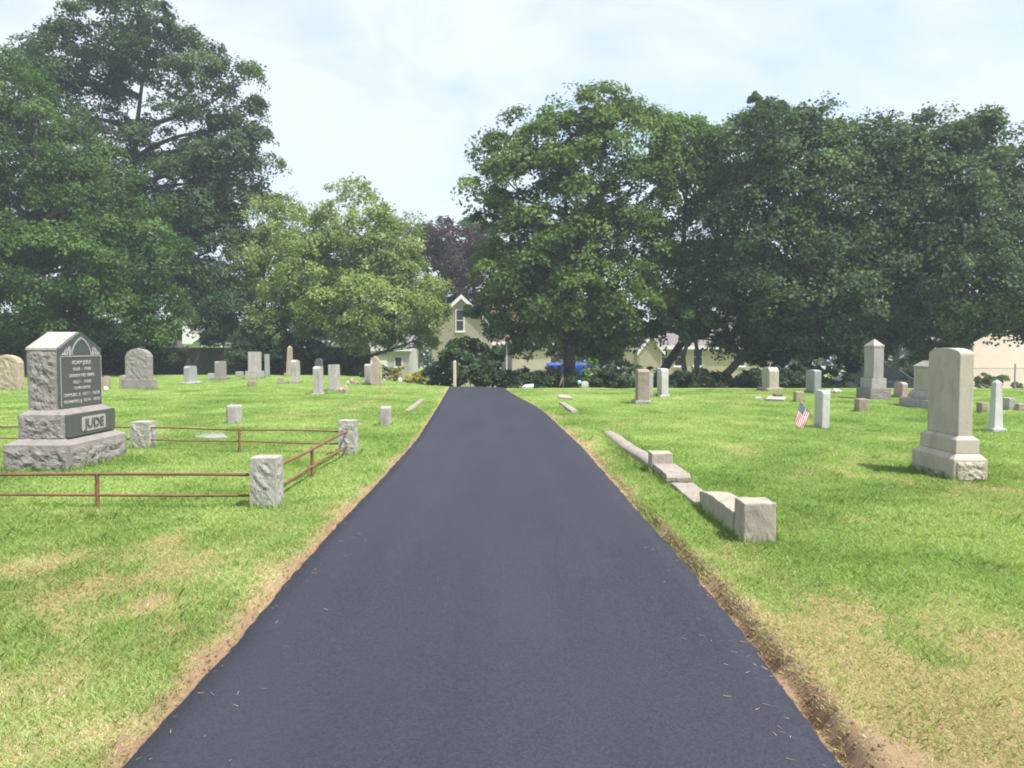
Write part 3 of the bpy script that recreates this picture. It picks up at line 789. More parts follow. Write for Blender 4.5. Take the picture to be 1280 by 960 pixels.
    r = thing('monument', 'pale broad monument with hipped cap behind the tall limestone one', 'monument', (11.35, 21.5, 0), gr)
    obj('lower_base', boxbm(-.45, .45, -1.0, 1.0, -.06, .23, .02), GRANITE, r)
    mb = bmesh.new(); box(mb, -.32, .32, -.78, .78, .232, .33, .012); frustum(mb, (-.31, .31, -.77, .77), .331, (-.245, .245, -.63, .63), .46)
    obj('moulded_base', mb, GRANITE, r)
    obj('die', boxbm(-.24, .24, -.61, .61, .462, 1.07, .012), LIME, r)
    cp = bmesh.new(); box(cp, -.26, .26, -.65, .65, 1.072, 1.12, .01); frustum(cp, (-.25, .25, -.64, .64), 1.121, (-.1, .1, -.40, .40), 1.26)
    obj('hipped_cap', cp, GRANITE, r)
    G('obelisk', 'small white marble obelisk at far right edge of the lawn', 1245.5, 1256, 541, 474.7, .22, 'obelisk', 'marble', (.05, .05, .08), gr, 'obelisk', rise=.06, taper=.30)
    single_stone('grave_stub', 'dark-sided stub just left of the small white obelisk', 1229, 1237, 517, 503.6, .25, 'brown', 'stub', st)
    single_stone('grave_stub', 'pale square stub just right of the small white obelisk', 1263, 1271.5, 514, 497.7, .3, 'granite', 'stub', st)
    single_stone('grave_stub', 'low brown stub at the right picture edge past the obelisk', 1275, 1287, 514.5, 505, .3, 'brown', 'stub', st)
    slab('flat_marker', 'flat pale marker with a dark block on the grass right of centre', [(957, 501.5), (981, 502.5), (983, 498.5), (962, 497.5)], 'granite', .05)
    single_stone('flat_marker', 'little dark block resting behind the flat pale marker', 970, 979, 498.5, 493, .3, 'dark', 'marker')
    slab('flat_marker', 'thin sliver of pale marker left of the flat marker and dark block', [(944, 499.5), (953, 499.5), (952, 497.6), (945, 497.6)], 'granite', .03)
    slab('flat_marker', 'flat pinkish marker in grass behind the near flush kerb by the drive', [(698, 499), (716, 500.6), (712, 496), (697, 495)], 'pink', .04)
    slab('flush_kerb', 'narrow pinkish flush kerb running diagonally near the right drive edge', [(714, 516), (723, 515.5), (706, 504.5), (699, 504.8)], CONC2, .03, 'kerb')
    slab('fallen_stone', 'pale fallen stone at the end of the drive', [(652, 484), (667, 484.2), (667, 480.5), (656, 481.5)], 'marble', .12, 'stone')
    G('gravestone', 'small white rounded headstone far back beside a blue glass ball', 727, 735.6, 484.4, 475.6, .15, 'archx', 'marble', None, gr, rise=.10)

def build_small_things():
    d = 32.5; x = X(724.3, d)
    r = thing('gazing_ball', 'pale blue glass ball on a dark stake beside small white headstone', 'garden ball', (x, d, float(gz(x, d))))
    bm = bmesh.new(); bmesh.ops.create_uvsphere(bm, u_segments=20, v_segments=12, radius=.085, matrix=Matrix.Translation((0, 0, .24)))
    obj('ball', bm, plain('blue_glass', (.35, .58, .62), .08, .2, 3), r, smooth=True)
    obj('stake', tube(bmesh.new(), [(0, 0, -.05), (0, 0, .16)], [.02, .025], 8), DARKST, r)
    d = 34.0; x = X(568.5, d)
    r = thing('wooden_post', 'pale bare wooden post at the left of the drive end', 'post', (x, d, float(gz(x, d))))
    obj('shaft', boxbm(-.06, .06, -.06, .06, -.3, 1.12, .01), WOODPOST, r)
    obj('bevelled_top', frustum(bmesh.new(), (-.058, .058, -.058, .058), 1.121, (-.03, .03, -.03, .03), 1.15), WOODPOST, r)
    d = 42.5; x = X(500, d)
    r = thing('garden_lantern', 'small white lantern by the yellow flower bed', 'lantern', (x, d, float(gz(x, d))))
    obj('stem', tube(bmesh.new(), [(0, 0, 0), (0, 0, .18)], [.02, .02], 8), DARKST, r)
    bm = bmesh.new(); tube(bm, [(0, 0, .18), (0, 0, .22), (0, 0, .34), (0, 0, .40), (0, 0, .43)], [.06, .10, .11, .07, .01], 12)
    obj('shade', bm, WHITE, r)

def flag(label, hoist_a, hoist_b, foot, fly, droop, seed, pinch=0.0):
    """stick flag: staff from foot through hoist_b to hoist_a; cloth of length fly hanging towards droop"""
    root = thing('stick_flag', label, 'flag', foot, 'small stick flags')
    f = Vector(foot); A = Vector(hoist_a) - f; B = Vector(hoist_b) - f; dv = Vector(droop).normalized()
    top = A + (A - B).normalized() * .03
    obj('staff', tube(bmesh.new(), [Vector((0, 0, -.06)), B, top], [.006, .006, .005], 8), plain('flag_staff', (.30, .2, .1), .6), root)
    m_r = plain('flag_red', (.50, .06, .09), .8, .1); m_w = plain('flag_white', (.78, .76, .76), .8, .05); m_b = plain('flag_blue', (.06, .09, .22), .8, .1)
    nu, nv = 26, 26
    def P(u, v):
        h = A + (B - A) * v * (1 - pinch * u)
        p = h + dv * fly * u + Vector((0, 0, -.05 * u * (1 - v)))
        side = (B - A).cross(dv).normalized()
        return p + side * (.016 * math.sin(9 * v + 5 * u + seed) * (.3 + u) + pinch * .05 * math.sin(14 * v))
    bm = bmesh.new(); cb = bmesh.new()
    g = {}
    for i in range(nu + 1):
        for j in range(nv + 1): g[i, j] = P(i / nu, j / nv)
    vb = {}; vc = {}
    def vt(b, dct, k):
        if k not in dct: dct[k] = b.verts.new(g[k])
        return dct[k]
    for i in range(nu):
        for j in range(nv):
            q = [(i, j), (i + 1, j), (i + 1, j + 1), (i, j + 1)]
            if i < 10 and j < 14: cb.faces.new([vt(cb, vc, k) for k in q])
            else:
                fc = bm.faces.new([vt(bm, vb, k) for k in q]); fc.material_index = (j // 2) % 2
    cloth = obj('cloth', bm, [m_r, m_w], root, smooth=True); canton = obj('canton', cb, m_b, cloth, smooth=True)
    sb = bmesh.new(); side = (B - A).cross(dv).normalized() * .003
    for r_ in range(5):
        for c_ in range(6):
            u, v = (c_ + .5) / 6 * 10 / nu, (r_ + .5) / 5 * 14 / nv
            p = P(u, v); e1 = (P(u + .01, v) - p).normalized() * .008; e2 = (P(u, v + .01) - p).normalized() * .008
            for sg in (1, -1):
                pts = []
                for k in range(10):
                    a = math.pi * k / 5; rr = 1.0 if k % 2 == 0 else .42
                    pts.append(sb.verts.new(p + side * sg + (e1 * math.cos(a) + e2 * math.sin(a)) * rr))
                sb.faces.new(pts)
    so = obj('star_field', sb, m_w, cloth)
    return root

def build_flags():
    d = 15.9
    def W(px, py, dd): return (X(px, dd), dd, Z(py, dd))
    flag('striped stick flag leaning left of the slender marble tablet', W(1001.5, 503, d), W(1014, 515.5, d - .05), W(1021.5, 538, d - .1), .38, (-.12, .0, -.33), 1.0)
    d = 27.5
    flag('faded drooping stick flag on the lawn beyond the drive', W(703.2, 467, d), W(704.0, 474, d), (X(704.3, d), d, 0.0), .34, (-.10, .02, -.33), 2.0, .45)

# ------------------------------------------------------------------ trees
def leaves(name, cen, nrm, size, rnd, mat, parent, loc=None):
    n = len(cen)
    ref = np.where(np.abs(nrm[:, 2:3]) < .9, np.array([[0, 0, 1.0]]), np.array([[1.0, 0, 0]]))
    u = np.cross(nrm, ref); u /= np.linalg.norm(u, axis=1, keepdims=True) + 1e-9
    v = np.cross(nrm, u)
    a = RNG.random(n)[:, None] * 2 * np.pi
    uu = u * np.cos(a) + v * np.sin(a); vv = -u * np.sin(a) + v * np.cos(a)
    s = size[:, None]
    fold = nrm * s * .12
    V = np.stack([cen - uu * s * .5, cen + vv * s * .42 + fold, cen + uu * s * .55 - fold, cen - vv * s * .42 + fold], 1).reshape(-1, 3)
    F = np.arange(n * 4).reshape(-1, 4)
    return npmesh(name, V, F, mat, parent, face_attrs=dict(rnd=np.clip(rnd, 0, 1)))

def unit(n):
    v = RNG.standard_normal((n, 3)); return v / np.linalg.norm(v, axis=1, keepdims=True)

def foliage(lobes, n_leaf, size, spray=.75, fill=.14, holes=.0, flat=.5, up=.7, mass=1.4):
    """leaf centres, normals and values: lobes (cx,cy,cz,rx,ry,rz) carry boughs, boughs carry flattened leaf sprays"""
    lob = np.array(lobes, float)
    area = (lob[:, 3] * lob[:, 5] + lob[:, 3] * lob[:, 4] + lob[:, 4] * lob[:, 5])
    nsp = max(14, int(n_leaf / 46)); nm = max(6, nsp // 11)
    idx = np.concatenate([np.full(max(3, int(round(nm * a / area.sum()))), k) for k, a in enumerate(area)])
    md = []
    for k in range(len(lob)):                                 # boughs spread evenly round each mass of the crown
        m = int((idx == k).sum()); i = np.arange(m) + .5
        ph = np.arccos(1 - 2 * i / m); th = math.pi * (1 + 5 ** .5) * i + RNG.random() * 6.3
        md.append(np.stack([np.cos(th) * np.sin(ph), np.sin(th) * np.sin(ph), np.cos(ph)], 1))
    md = np.concatenate(md) + .22 * RNG.standard_normal((len(idx), 3)); md /= np.linalg.norm(md, axis=1, keepdims=True); nm = len(idx)
    rad = np.where(RNG.random(nm) < fill, RNG.random(nm) ** .5 * .8, .70 + .26 * RNG.random(nm))
    mc = lob[idx, :3] + md * lob[idx, 3:] * rad[:, None]
    if holes > 0:
        k = np.array([mnoise.noise(Vector(p) * .42) for p in mc]); keep = k > -.6 + holes
        mc, md, idx = mc[keep], md[keep], idx[keep]; nm = len(mc)
    mr = np.minimum(mass, lob[idx, 3:].min(1) * .8) * (.55 + .75 * RNG.random(nm)); mval = (RNG.random(nm) - .5) * .35
    mi = RNG.integers(0, nm, nsp)
    sd = unit(nsp) + md[mi] * .55 + np.array([[0, 0, .45]]); sd /= np.linalg.norm(sd, axis=1, keepdims=True)
    c = mc[mi] + sd * mr[mi][:, None] * (.7 + .45 * RNG.random(nsp))[:, None] * np.array([[1, 1, .62]])
    per = np.maximum(6, RNG.poisson(46, nsp)); si = np.repeat(np.arange(nsp), per); n = len(si)
    sr = np.minimum(spray, mr[mi] * .7) * (.5 + .8 * RNG.random(nsp))
    q = unit(n) * (RNG.random(n) ** .45)[:, None]
    ax = sd * .55 + np.array([[0, 0, up]]) + .3 * RNG.standard_normal((nsp, 3)); ax /= np.linalg.norm(ax, axis=1, keepdims=True)
    A = ax[si]
    along = (q * A).sum(1, keepdims=True)
    q = q - A * along * (1 - flat)
    q[:, 2] -= .35 * (q[:, 0] ** 2 + q[:, 1] ** 2)             # tips droop
    cen = c[si] + q * sr[si][:, None]
    nr = A * .9 + q * .45 + .38 * RNG.standard_normal((n, 3)); nr /= np.linalg.norm(nr, axis=1, keepdims=True)
    rnd = .5 + .10 * RNG.standard_normal(n) + ((RNG.random(nsp) - .5) * .5 + mval[mi] * 1.3)[si]
    return cen, nr, size * (.65 + .7 * RNG.random(n)), rnd, c

def limb(bm, p, q, r0, r1, sag=.12, n=6, k=7):
    p = Vector(p); q = Vector(q); L = (q - p).length
    j = Vector((random.uniform(-1, 1), random.uniform(-1, 1), random.uniform(-.3, .6))) * L * sag
    pts = []; rad = []
    for i in range(n + 1):
        t = i / n; pts.append(p.lerp(q, t) + j * math.sin(math.pi * t)); rad.append(r0 + (r1 - r0) * t ** .8)
    tube(bm, pts, rad, k)
    return pts

def tree(name, label, base, lobes, mat, n_leaf, size=.2, trunk_r=.32, fork=None, lean=(0, 0), cat='tree', group='trees around the cemetery', stems=None, bark=BARK, **kw):
    bx, by = base; bz = float(gz(bx, by)) - .15
    root = thing(name, label, cat, (bx, by, bz), group)
    loc = np.array([bx, by, bz])
    lob = [(l[0] - bx, l[1] - by, l[2] - bz, l[3], l[4], l[5]) for l in lobes]
    cen, nr, s, rnd, spr = foliage(lob, n_leaf, size, **kw)
    ok = cen[:, 2] > .12
    leaves('crown', cen[ok], nr[ok], s[ok], rnd[ok], mat, root)
    bm = bmesh.new()
    zs = sorted(l[2] for l in lob); cxm = sum(l[0] for l in lob) / len(lob); cym = sum(l[1] for l in lob) / len(lob)
    fh = fork or max(1.2, min(l[2] - l[5] for l in lob) + .8)
    top = Vector((lean[0], lean[1], fh))
    apex = Vector((cxm, cym, zs[-1]))
    tops = []
    for (sx, sy) in (stems or [(0, 0)]):
        e = top + Vector((sx, sy, 0))
        pts = [Vector((sx * .15, sy * .15, -.2)), Vector((sx * .15, sy * .15, .12)), Vector((sx * .3, sy * .3, fh * .35)) + Vector((lean[0] * .3, lean[1] * .3, 0)), e]
        tube(bm, pts, [trunk_r * 1.5, trunk_r * 1.15, trunk_r * .95, trunk_r * .8], 12); tops.append(e)
    main = []
    for e in tops: main += limb(bm, e, e.lerp(apex, .9 / 1), trunk_r * .78, .05, .05, 8)
    for l in sorted(lob, key=lambda l: l[2]):
        near = spr[np.linalg.norm((spr - np.array(l[:3])) / np.array(l[3:]), axis=1) < 1.25]
        if len(near) < 6: continue
        c = Vector(l[:3]).lerp(Vector(near.mean(0)), .5)
        st = min(main, key=lambda p: (p - c).length + max(0, p.z - c.z + .4) * 3)
        pts = limb(bm, st, c, max(.05, trunk_r * .42), .04, .10)
        if len(near):
            for q in near[RNG.choice(len(near), min(9, len(near)), replace=False)]:
                limb(bm, pts[random.randrange(2, len(pts))], q, .045, .012, .12, 4, 5)
    obj('trunk', bm, bark, root, smooth=True)
    return root

def lb(px, py, rx, ry, d, rd=None, dd=0.0):
    """one mass of a crown at distance d, given by where the photograph shows it"""
    dd = d + dd
    a = rx / FPX * dd; b = ry / FPX * dd
    return (X(px, dd), dd, Z(py, dd), a, rd or max(a, b) * .9, b)

L_DARK = leaf_mat('leaf_dark_maple', (0.027, 0.052, 0.023), (0.064, 0.108, 0.047), (0.150, 0.218, 0.100))
L_MID = leaf_mat('leaf_maple', (0.041, 0.074, 0.018), (0.096, 0.160, 0.039), (0.202, 0.289, 0.081))
L_BRIGHT = leaf_mat('leaf_bright_green', (0.028, 0.065, 0.017), (0.064, 0.129, 0.033), (0.142, 0.226, 0.065))
L_PALE = leaf_mat('leaf_pale_green', (0.099, 0.148, 0.044), (0.203, 0.274, 0.087), (0.395, 0.453, 0.179))
L_BLUE = leaf_mat('leaf_blue_green', (0.033, 0.072, 0.039), (0.058, 0.111, 0.058), (0.111, 0.169, 0.091))
L_PURP = leaf_mat('leaf_copper', (0.031, 0.018, 0.023), (0.061, 0.036, 0.042), (0.112, 0.070, 0.073))
L_SHRUB = leaf_mat('leaf_dark_shrub', (0.017, 0.036, 0.014), (0.031, 0.062, 0.024), (0.060, 0.102, 0.038), .2)
L_YEL = leaf_mat('leaf_yellow_flower', (.10, .16, .03), (.36, .30, .05), (.62, .48, .06))
L_ORANGE = leaf_mat('leaf_orange_flower', (.10, .12, .03), (.36, .18, .06), (.50, .26, .10))
L_SUMAC = leaf_mat('leaf_light_sapling', (.07, .14, .03), (.12, .21, .05), (.20, .30, .08))

def build_trees():
    d = 54
    tree('maple_tree', 'tallest dark maple on the left with sky gaps high in its crown', (X(165, d), d),
         [lb(165, 60, 78, 48, d), lb(105, 95, 60, 52, d), lb(225, 95, 62, 50, d, None, 1), lb(285, 120, 40, 40, d), lb(308, 165, 30, 34, d), lb(75, 150, 75, 65, d),
          lb(235, 190, 62, 55, d, None, -1), lb(275, 225, 38, 50, d), lb(130, 215, 60, 55, d), lb(215, 270, 80, 65, d), lb(150, 310, 100, 80, d), lb(265, 325, 52, 75, d), lb(90, 270, 80, 80, d), lb(230, 380, 75, 45, d), lb(40, 110, 40, 40, d), lb(180, 18, 40, 20, d), lb(318, 165, 20, 36, d), lb(295, 205, 42, 42, d), lb(245, 240, 55, 55, d), lb(130, 60, 50, 40, d)],
         L_DARK, 165000, .18, .5, fork=7, holes=.13, spray=.75, mass=1.45)
    d = 46
    tree('maple_tree', 'fresh green broad tree at the far left with foliage almost to the ground', (X(40, d), d),
         [lb(15, 130, 60, 48, d), lb(60, 190, 75, 60, d), lb(-30, 200, 80, 80, d), lb(120, 260, 70, 55, d), lb(40, 270, 90, 70, d), lb(165, 320, 60, 50, d, None, -1), lb(90, 340, 85, 60, d, None, -2), lb(-20, 340, 90, 70, d, None, -1), lb(180, 385, 55, 38, d), lb(115, 400, 75, 32, d, None, -1.5), lb(20, 400, 90, 36, d), lb(-90, 300, 70, 110, d)],
         L_BRIGHT, 150000, .155, .4, fork=3, holes=.1, spray=.75, mass=1.3)
    d = 55
    tree('willow_tree', 'pale feathery tree between the tall maple and the round green tree', (X(335, d), d),
         [lb(325, 280, 28, 36, d), lb(350, 275, 26, 28, d), lb(370, 300, 34, 36, d), lb(320, 330, 42, 45, d), lb(360, 350, 50, 45, d), lb(310, 390, 45, 40, d)],
         L_PALE, 34000, .16, .25, fork=3, spray=.6, flat=.9)
    d = 50
    tree('cherry_tree', 'round light green tree spreading low over the left gravestones', (X(455, d), d),
         [lb(440, 282, 52, 38, d), lb(400, 305, 45, 38, d), lb(480, 310, 42, 40, d), lb(430, 340, 75, 42, d, None, -1), lb(500, 355, 45, 45, d), lb(370, 360, 50, 45, d), lb(525, 390, 30, 36, d), lb(450, 385, 80, 36, d, None, -2), lb(365, 402, 50, 28, d, None, -1), lb(430, 412, 50, 20, d, None, -2), lb(495, 415, 42, 24, d), lb(528, 424, 14, 14, d)],
         L_PALE, 80000, .15, .30, fork=1.7, holes=.05, spray=.65)
    d = 50
    tree('small_tree', 'small dusky tree under the left side of the round light green tree', (X(290, d), d),
         [lb(285, 388, 30, 22, d), lb(305, 405, 36, 24, d), lb(270, 412, 18, 14, d), lb(330, 415, 30, 20, d)], L_BLUE, 16000, .14, .14, fork=1.3, spray=.5)
    d = 70
    tree('copper_beech', 'dull purple-leaved tree rising behind the cream gabled house', (X(548, d), d),
         [lb(520, 312, 30, 30, d), lb(550, 305, 32, 28, d), lb(585, 315, 34, 34, d), lb(550, 350, 55, 40, d)], L_PURP, 26000, .21, .35, fork=4, spray=.8)
    tree('distant_tree', 'blue-green tree far behind between copper beech and the big centre maple', (X(595, 82), 82),
         [lb(575, 308, 26, 24, 82), lb(605, 305, 30, 26, 82), lb(600, 340, 45, 40, 82)], L_BLUE, 9000, .32, .35, fork=5, spray=1.0)
    d = 42
    tree('maple_tree', 'big open-crowned maple in the centre right of the drive end', (X(712, d), d),
         [lb(742, 160, 50, 38, d), lb(695, 185, 42, 38, d), lb(790, 175, 38, 40, d), lb(632, 200, 30, 32, d), lb(618, 245, 30, 36, d), lb(665, 235, 36, 34, d), lb(735, 225, 52, 36, d, None, -1), lb(800, 240, 36, 40, d), lb(640, 300, 40, 36, d), lb(700, 300, 52, 40, d, None, -1), lb(770, 300, 50, 44, d), lb(628, 340, 32, 28, d), lb(680, 360, 55, 38, d, None, -1), lb(750, 370, 60, 40, d, None, -1), lb(655, 398, 34, 26, d), lb(700, 408, 50, 28, d), lb(770, 412, 40, 24, d), lb(622, 408, 18, 20, d), lb(598, 384, 17, 11, d), lb(788, 420, 24, 20, d), lb(690, 425, 45, 16, d), lb(755, 430, 40, 16, d, None, 1)],
         L_MID, 105000, .165, .34, fork=3.2, holes=.16, spray=.66, mass=1.35)
    d = 43.5
    tree('maple_tree', 'lighter narrow maple squeezed between the centre maple and dark maple', (X(806, d), d),
         [lb(862, 190, 32, 32, d), lb(860, 172, 30, 22, d), lb(832, 195, 28, 32, d), lb(895, 190, 24, 30, d), lb(812, 402, 18, 14, d), lb(880, 424, 26, 11, d), lb(845, 235, 34, 38, d), lb(885, 250, 30, 42, d), lb(860, 300, 45, 42, d), lb(890, 345, 34, 38, d), lb(840, 350, 38, 38, d), lb(865, 385, 42, 26, d), lb(836, 404, 24, 17, d), lb(900, 415, 24, 16, d)],
         L_MID, 42000, .165, .26, fork=3.6, lean=(2.2, 0), holes=.06, spray=.7)
    d = 40
    tree('young_tree', 'fork-stemmed young tree with bright low leaves before the cream bungalow', (X(862, d), d),
         [lb(848, 402, 20, 12, d), lb(872, 395, 24, 14, d), lb(893, 412, 24, 13, d), lb(862, 416, 20, 10, d)], L_BRIGHT, 7000, .14, .16, fork=2.2, stems=[(-.35, 0), (.45, 0)], spray=.45)
    d = 40
    tree('maple_tree', 'dense dark maple with leaning trunk behind the right lawn', (X(880, d), d),
         [lb(955, 175, 45, 36, d), lb(1015, 180, 46, 34, d), lb(1075, 205, 46, 40, d), lb(948, 145, 16, 24, d), lb(995, 158, 16, 22, d), lb(930, 215, 34, 40, d), lb(985, 235, 52, 44, d, None, -1), lb(1055, 255, 56, 44, d, None, -1), lb(935, 290, 42, 42, d), lb(1000, 305, 60, 44, d, None, -2), lb(1080, 310, 52, 46, d, None, -1), lb(930, 350, 42, 38, d), lb(985, 365, 62, 38, d, None, -2), lb(1060, 370, 60, 38, d, None, -2), lb(960, 410, 45, 26, d), lb(1020, 412, 55, 28, d, None, -1), lb(1085, 408, 42, 28, d), lb(1000, 440, 30, 12, d), lb(925, 412, 30, 28, d, None, 1), lb(962, 432, 34, 18, d, None, 1), lb(1045, 438, 36, 14, d)],
         L_DARK, 125000, .16, .22, fork=2.8, lean=(2.4, 0), holes=.03, spray=.75)
    d = 39
    tree('maple_tree', 'wide dark maple at the far right overhanging the pink building', (X(1195, d), d),
         [lb(1180, 180, 44, 34, d), lb(1112, 196, 36, 34, d), lb(1100, 240, 34, 34, d), lb(1205, 160, 26, 20, d), lb(1140, 205, 36, 36, d), lb(1225, 205, 40, 40, d), lb(1165, 250, 55, 42, d, None, -1), lb(1235, 260, 42, 46, d), lb(1130, 285, 44, 44, d), lb(1195, 310, 60, 42, d, None, -1), lb(1255, 330, 40, 50, d), lb(1140, 345, 46, 38, d, None, -1), lb(1205, 365, 60, 36, d, None, -2), lb(1290, 380, 50, 45, d), lb(1150, 398, 46, 26, d, None, -1), lb(1205, 405, 46, 22, d), lb(1300, 270, 40, 60, d), lb(1255, 405, 36, 24, d), lb(1112, 428, 36, 18, d, None, 2), lb(1160, 430, 32, 16, d, None, 1)],
         L_DARK, 110000, .16, .36, fork=2.6, holes=.03, spray=.75)
    # trees beyond, seen through the gaps
    bk = [(-60, 76, 90, 190, 'far dark tree behind the fresh green tree at the left edge', L_DARK), (225, 84, 80, 150, 'far tree behind the grey-roofed house', L_DARK), (430, 88, 80, 70, 'far dusky tree directly behind the round light green tree', L_BLUE), (690, 80, 70, 95, 'far tree seen through the centre maple trunks', L_MID), (840, 84, 70, 90, 'far tree behind the cream bungalow roof', L_DARK), (1000, 78, 90, 100, 'far tree behind the dense dark maple', L_DARK), (1120, 74, 70, 110, 'far tree between the two dark right maples', L_DARK), (1380, 60, 90, 150, 'far tree beyond the pink building', L_DARK)]
    for px, d, rx, ry, lab, mt in bk:
        tree('distant_tree', lab, (X(px, d), d), [lb(px - rx * .4, 400 - ry * .55, rx * .55, ry * .5, d), lb(px + rx * .4, 405 - ry * .5, rx * .55, ry * .5, d), lb(px, 400 - ry, rx * .5, ry * .4, d), lb(px, 410 - ry * .3, rx * .9, ry * .35, d)], mt, 9000, .42, .35, fork=4, spray=1.2, group='trees beyond the houses')

def build_far_wood():
    n = 26000
    x = (RNG.random(n) - .5) * 210; y = 112 + 9 * RNG.random(n)
    top = 4 + 7 * fbm(x * .07, x * 0 + 3, 5, 4)
    z = np.array(gz(x, y)) + top * RNG.random(n) ** .8
    nr = unit(n) * .7 + np.array([[0, -.3, .7]]); nr /= np.linalg.norm(nr, axis=1, keepdims=True)
    o = leaves('far_wood', np.stack([x, y, z], 1), nr, .6 + .5 * RNG.random(n), .5 + .2 * RNG.standard_normal(n), L_DARK, None)
    tag(o, 'dark mass of far woods closing the view behind the houses', 'wood', kind='stuff')

def shrub(name, label, px, py_top, d, w, mat, n, size=.12, cat='shrub', group='shrubs under the trees', h=None, stems=3, sink=0.0):
    x = X(px, d); z0 = float(gz(x, d)); h = h or max(.4, Z(py_top, d) - z0)
    root = thing(name, label, cat, (x, d, z0), group)
    lob = [(random.uniform(-.45, .45) * w * .5, random.uniform(-.3, .3) * w, h * random.uniform(.35, .68), w * random.uniform(.28, .42), w * .35, h * random.uniform(.26, .34)) for _ in range(7)]
    cen, nr, s, rnd, spr = foliage(lob, n, size, spray=min(.3, w * .25), fill=.25)
    ok = cen[:, 2] > .0
    leaves('foliage', cen[ok], nr[ok], s[ok], rnd[ok], mat, root)
    bm = bmesh.new()
    for q in spr[RNG.choice(len(spr), min(len(spr), 10), replace=False)]:
        if q[2] > .1: limb(bm, (random.uniform(-.05, .05), 0, -.05), q, .025, .008, .1, 4, 5)
    obj('stem', bm, BARK, root)

def build_shrubs():
    shrub('rhododendron', 'big dark mounded shrub at the end of the drive', 592, 414, 39.5, 3.1, L_SHRUB, 13000, .15)
    shrub('rhododendron', 'dark shrub hiding the left foot of the gabled house', 553, 440, 41, 1.5, L_SHRUB, 3500, .13)
    shrub('dark_shrub', 'low dark shrub beside the pale wall behind the drive end', 640, 458, 40.5, 1.9, L_SHRUB, 4000, .12)
    shrub('dark_shrub', 'low dark shrub beneath the tarpaulin', 700, 461, 41, 2.2, L_SHRUB, 4000, .12)
    shrub('orange_flower_bush', 'orange-brown flowering bush in front of the blue tarpaulin', 690, 447, 42.5, 1.3, L_ORANGE, 1800, .09, 'flowering bush')
    shrub('sapling', 'light green sapling with upright shoots beside a dark trunk', 738, 435, 38.5, 1.0, L_SUMAC, 1100, .13, 'sapling', h=2.0)
    shrub('dark_shrub', 'dark shrub just right of the light green sapling', 775, 452, 40, 1.8, L_SHRUB, 3600, .12)
    shrub('dark_shrub', 'dark shrub below the left end of the cream bungalow', 812, 462, 42, 1.7, L_SHRUB, 3000, .12)
    shrub('dark_shrub', 'dark shrub below the bungalow window', 850, 464, 43, 2.2, L_SHRUB, 3000, .12)
    shrub('dark_shrub', 'dark shrub at the right end of the cream bungalow', 905, 452, 42, 2.2, L_SHRUB, 4200, .12)
    shrub('dark_shrub', 'dark shrub behind the chamfer-topped tablet', 955, 440, 41, 2.6, L_SHRUB, 6000, .12)
    shrub('dark_shrub', 'dark shrub behind the grey-green tablet', 1020, 450, 42, 2.2, L_SHRUB, 4500, .12)
    shrub('dark_shrub', 'dark shrub left of the parked car behind the pyramid-capped monument', 1068, 448, 40, 2.0, L_SHRUB, 4500, .12)
    shrub('dark_shrub', 'dark shrub right of the parked car', 1172, 440, 42, 2.4, L_SHRUB, 4500, .12)
    shrub('weed_clump', 'tall green weeds growing at the foot of the pink building', 1238, 462, 33, 1.9, L_MID, 6500, .07, 'weeds', h=.62)
    shrub('dark_shrub', 'dark shrub added to cover lit grass far behind the parked car', 1150, 440, 47, 3.4, L_SHRUB, 6000, .13, h=2.4)  # this shrub and the next are added to cover sunlit grass behind
    shrub('dark_shrub', 'dark shrub added to cover lit grass far behind the pyramid-capped monument', 1098, 440, 48, 3.4, L_SHRUB, 6000, .13, h=2.4)
    for px, top, dd, w_, lab in ((668, 470, 37.5, 2.6, 'low dark shrub added as shade behind the faded drooping flag'), (722, 468, 38.5, 2.4, 'low dark shrub added as shade behind the small white headstone'), (770, 470, 37, 2.6, 'low dark shrub added as shade left of the brownish thick tablet'), (835, 470, 38, 2.6, 'low dark shrub added as shade at the foot of the forked young tree'), (885, 466, 37.5, 2.6, 'low dark shrub added as shade under the leaning maple trunk'), (930, 464, 38.5, 2.6, 'low dark shrub added as shade left of the chamfer-topped tablet'), (985, 462, 38, 2.6, 'low dark shrub added as shade between chamfer-topped and grey-green tablets'), (1040, 462, 38, 2.6, 'low dark shrub added as shade behind the two white boulders'), (962, 466, 36, 1.6, 'small dark shrub added as shade right behind the chamfer-topped tablet'), (1003, 464, 36.5, 1.8, 'small dark shrub added as shade left behind the grey-green tablet'), (750, 466, 36.5, 1.6, 'small dark shrub added as shade just right of the blue glass ball')):
        shrub('dark_shrub', lab, px, top, dd, w_, L_SHRUB, 6500, .11, h=1.15)  # shrubs added to make the shaded strip beneath the right-hand trees dark
    for px, w_, h_, lab in ((-20, 4.2, 2.6, 'dark bush before the fence at the left picture edge'), (60, 3.6, 2.2, 'dark bush before the fence behind the gabled monument'), (132, 3.4, 2.5, 'dark bush before the fence left of the broad rounded gravestone'), (200, 2.8, 2.0, 'dark bush before the fence right of the broad rounded gravestone'), (318, 2.8, 2.1, 'dark bush before the fence behind the tall square-topped stone'), (372, 3.0, 2.5, 'dark bush before the fence behind the slender tan obelisk'), (425, 3.2, 2.3, 'dark bush at the right end of the fence behind the slim tablets')):
        shrub('dark_shrub', lab, px, 430, 48.0, w_, L_SHRUB, 8500, .14, h=h_)
    shrub('green_bush', 'leafy bush in front of the left side of the white garage', 468, 453, 46, 1.6, L_MID, 3000, .10)
    shrub('yellow_flower_bush', 'yellow flowering clump right of the white lantern', 519, 459, 43, 1.3, L_YEL, 1500, .09, 'flowering bush')
    shrub('yellow_flower_bush', 'green and yellow clump left of the white lantern', 489, 455, 43.5, 1.4, L_YEL, 1300, .08, 'flowering bush')
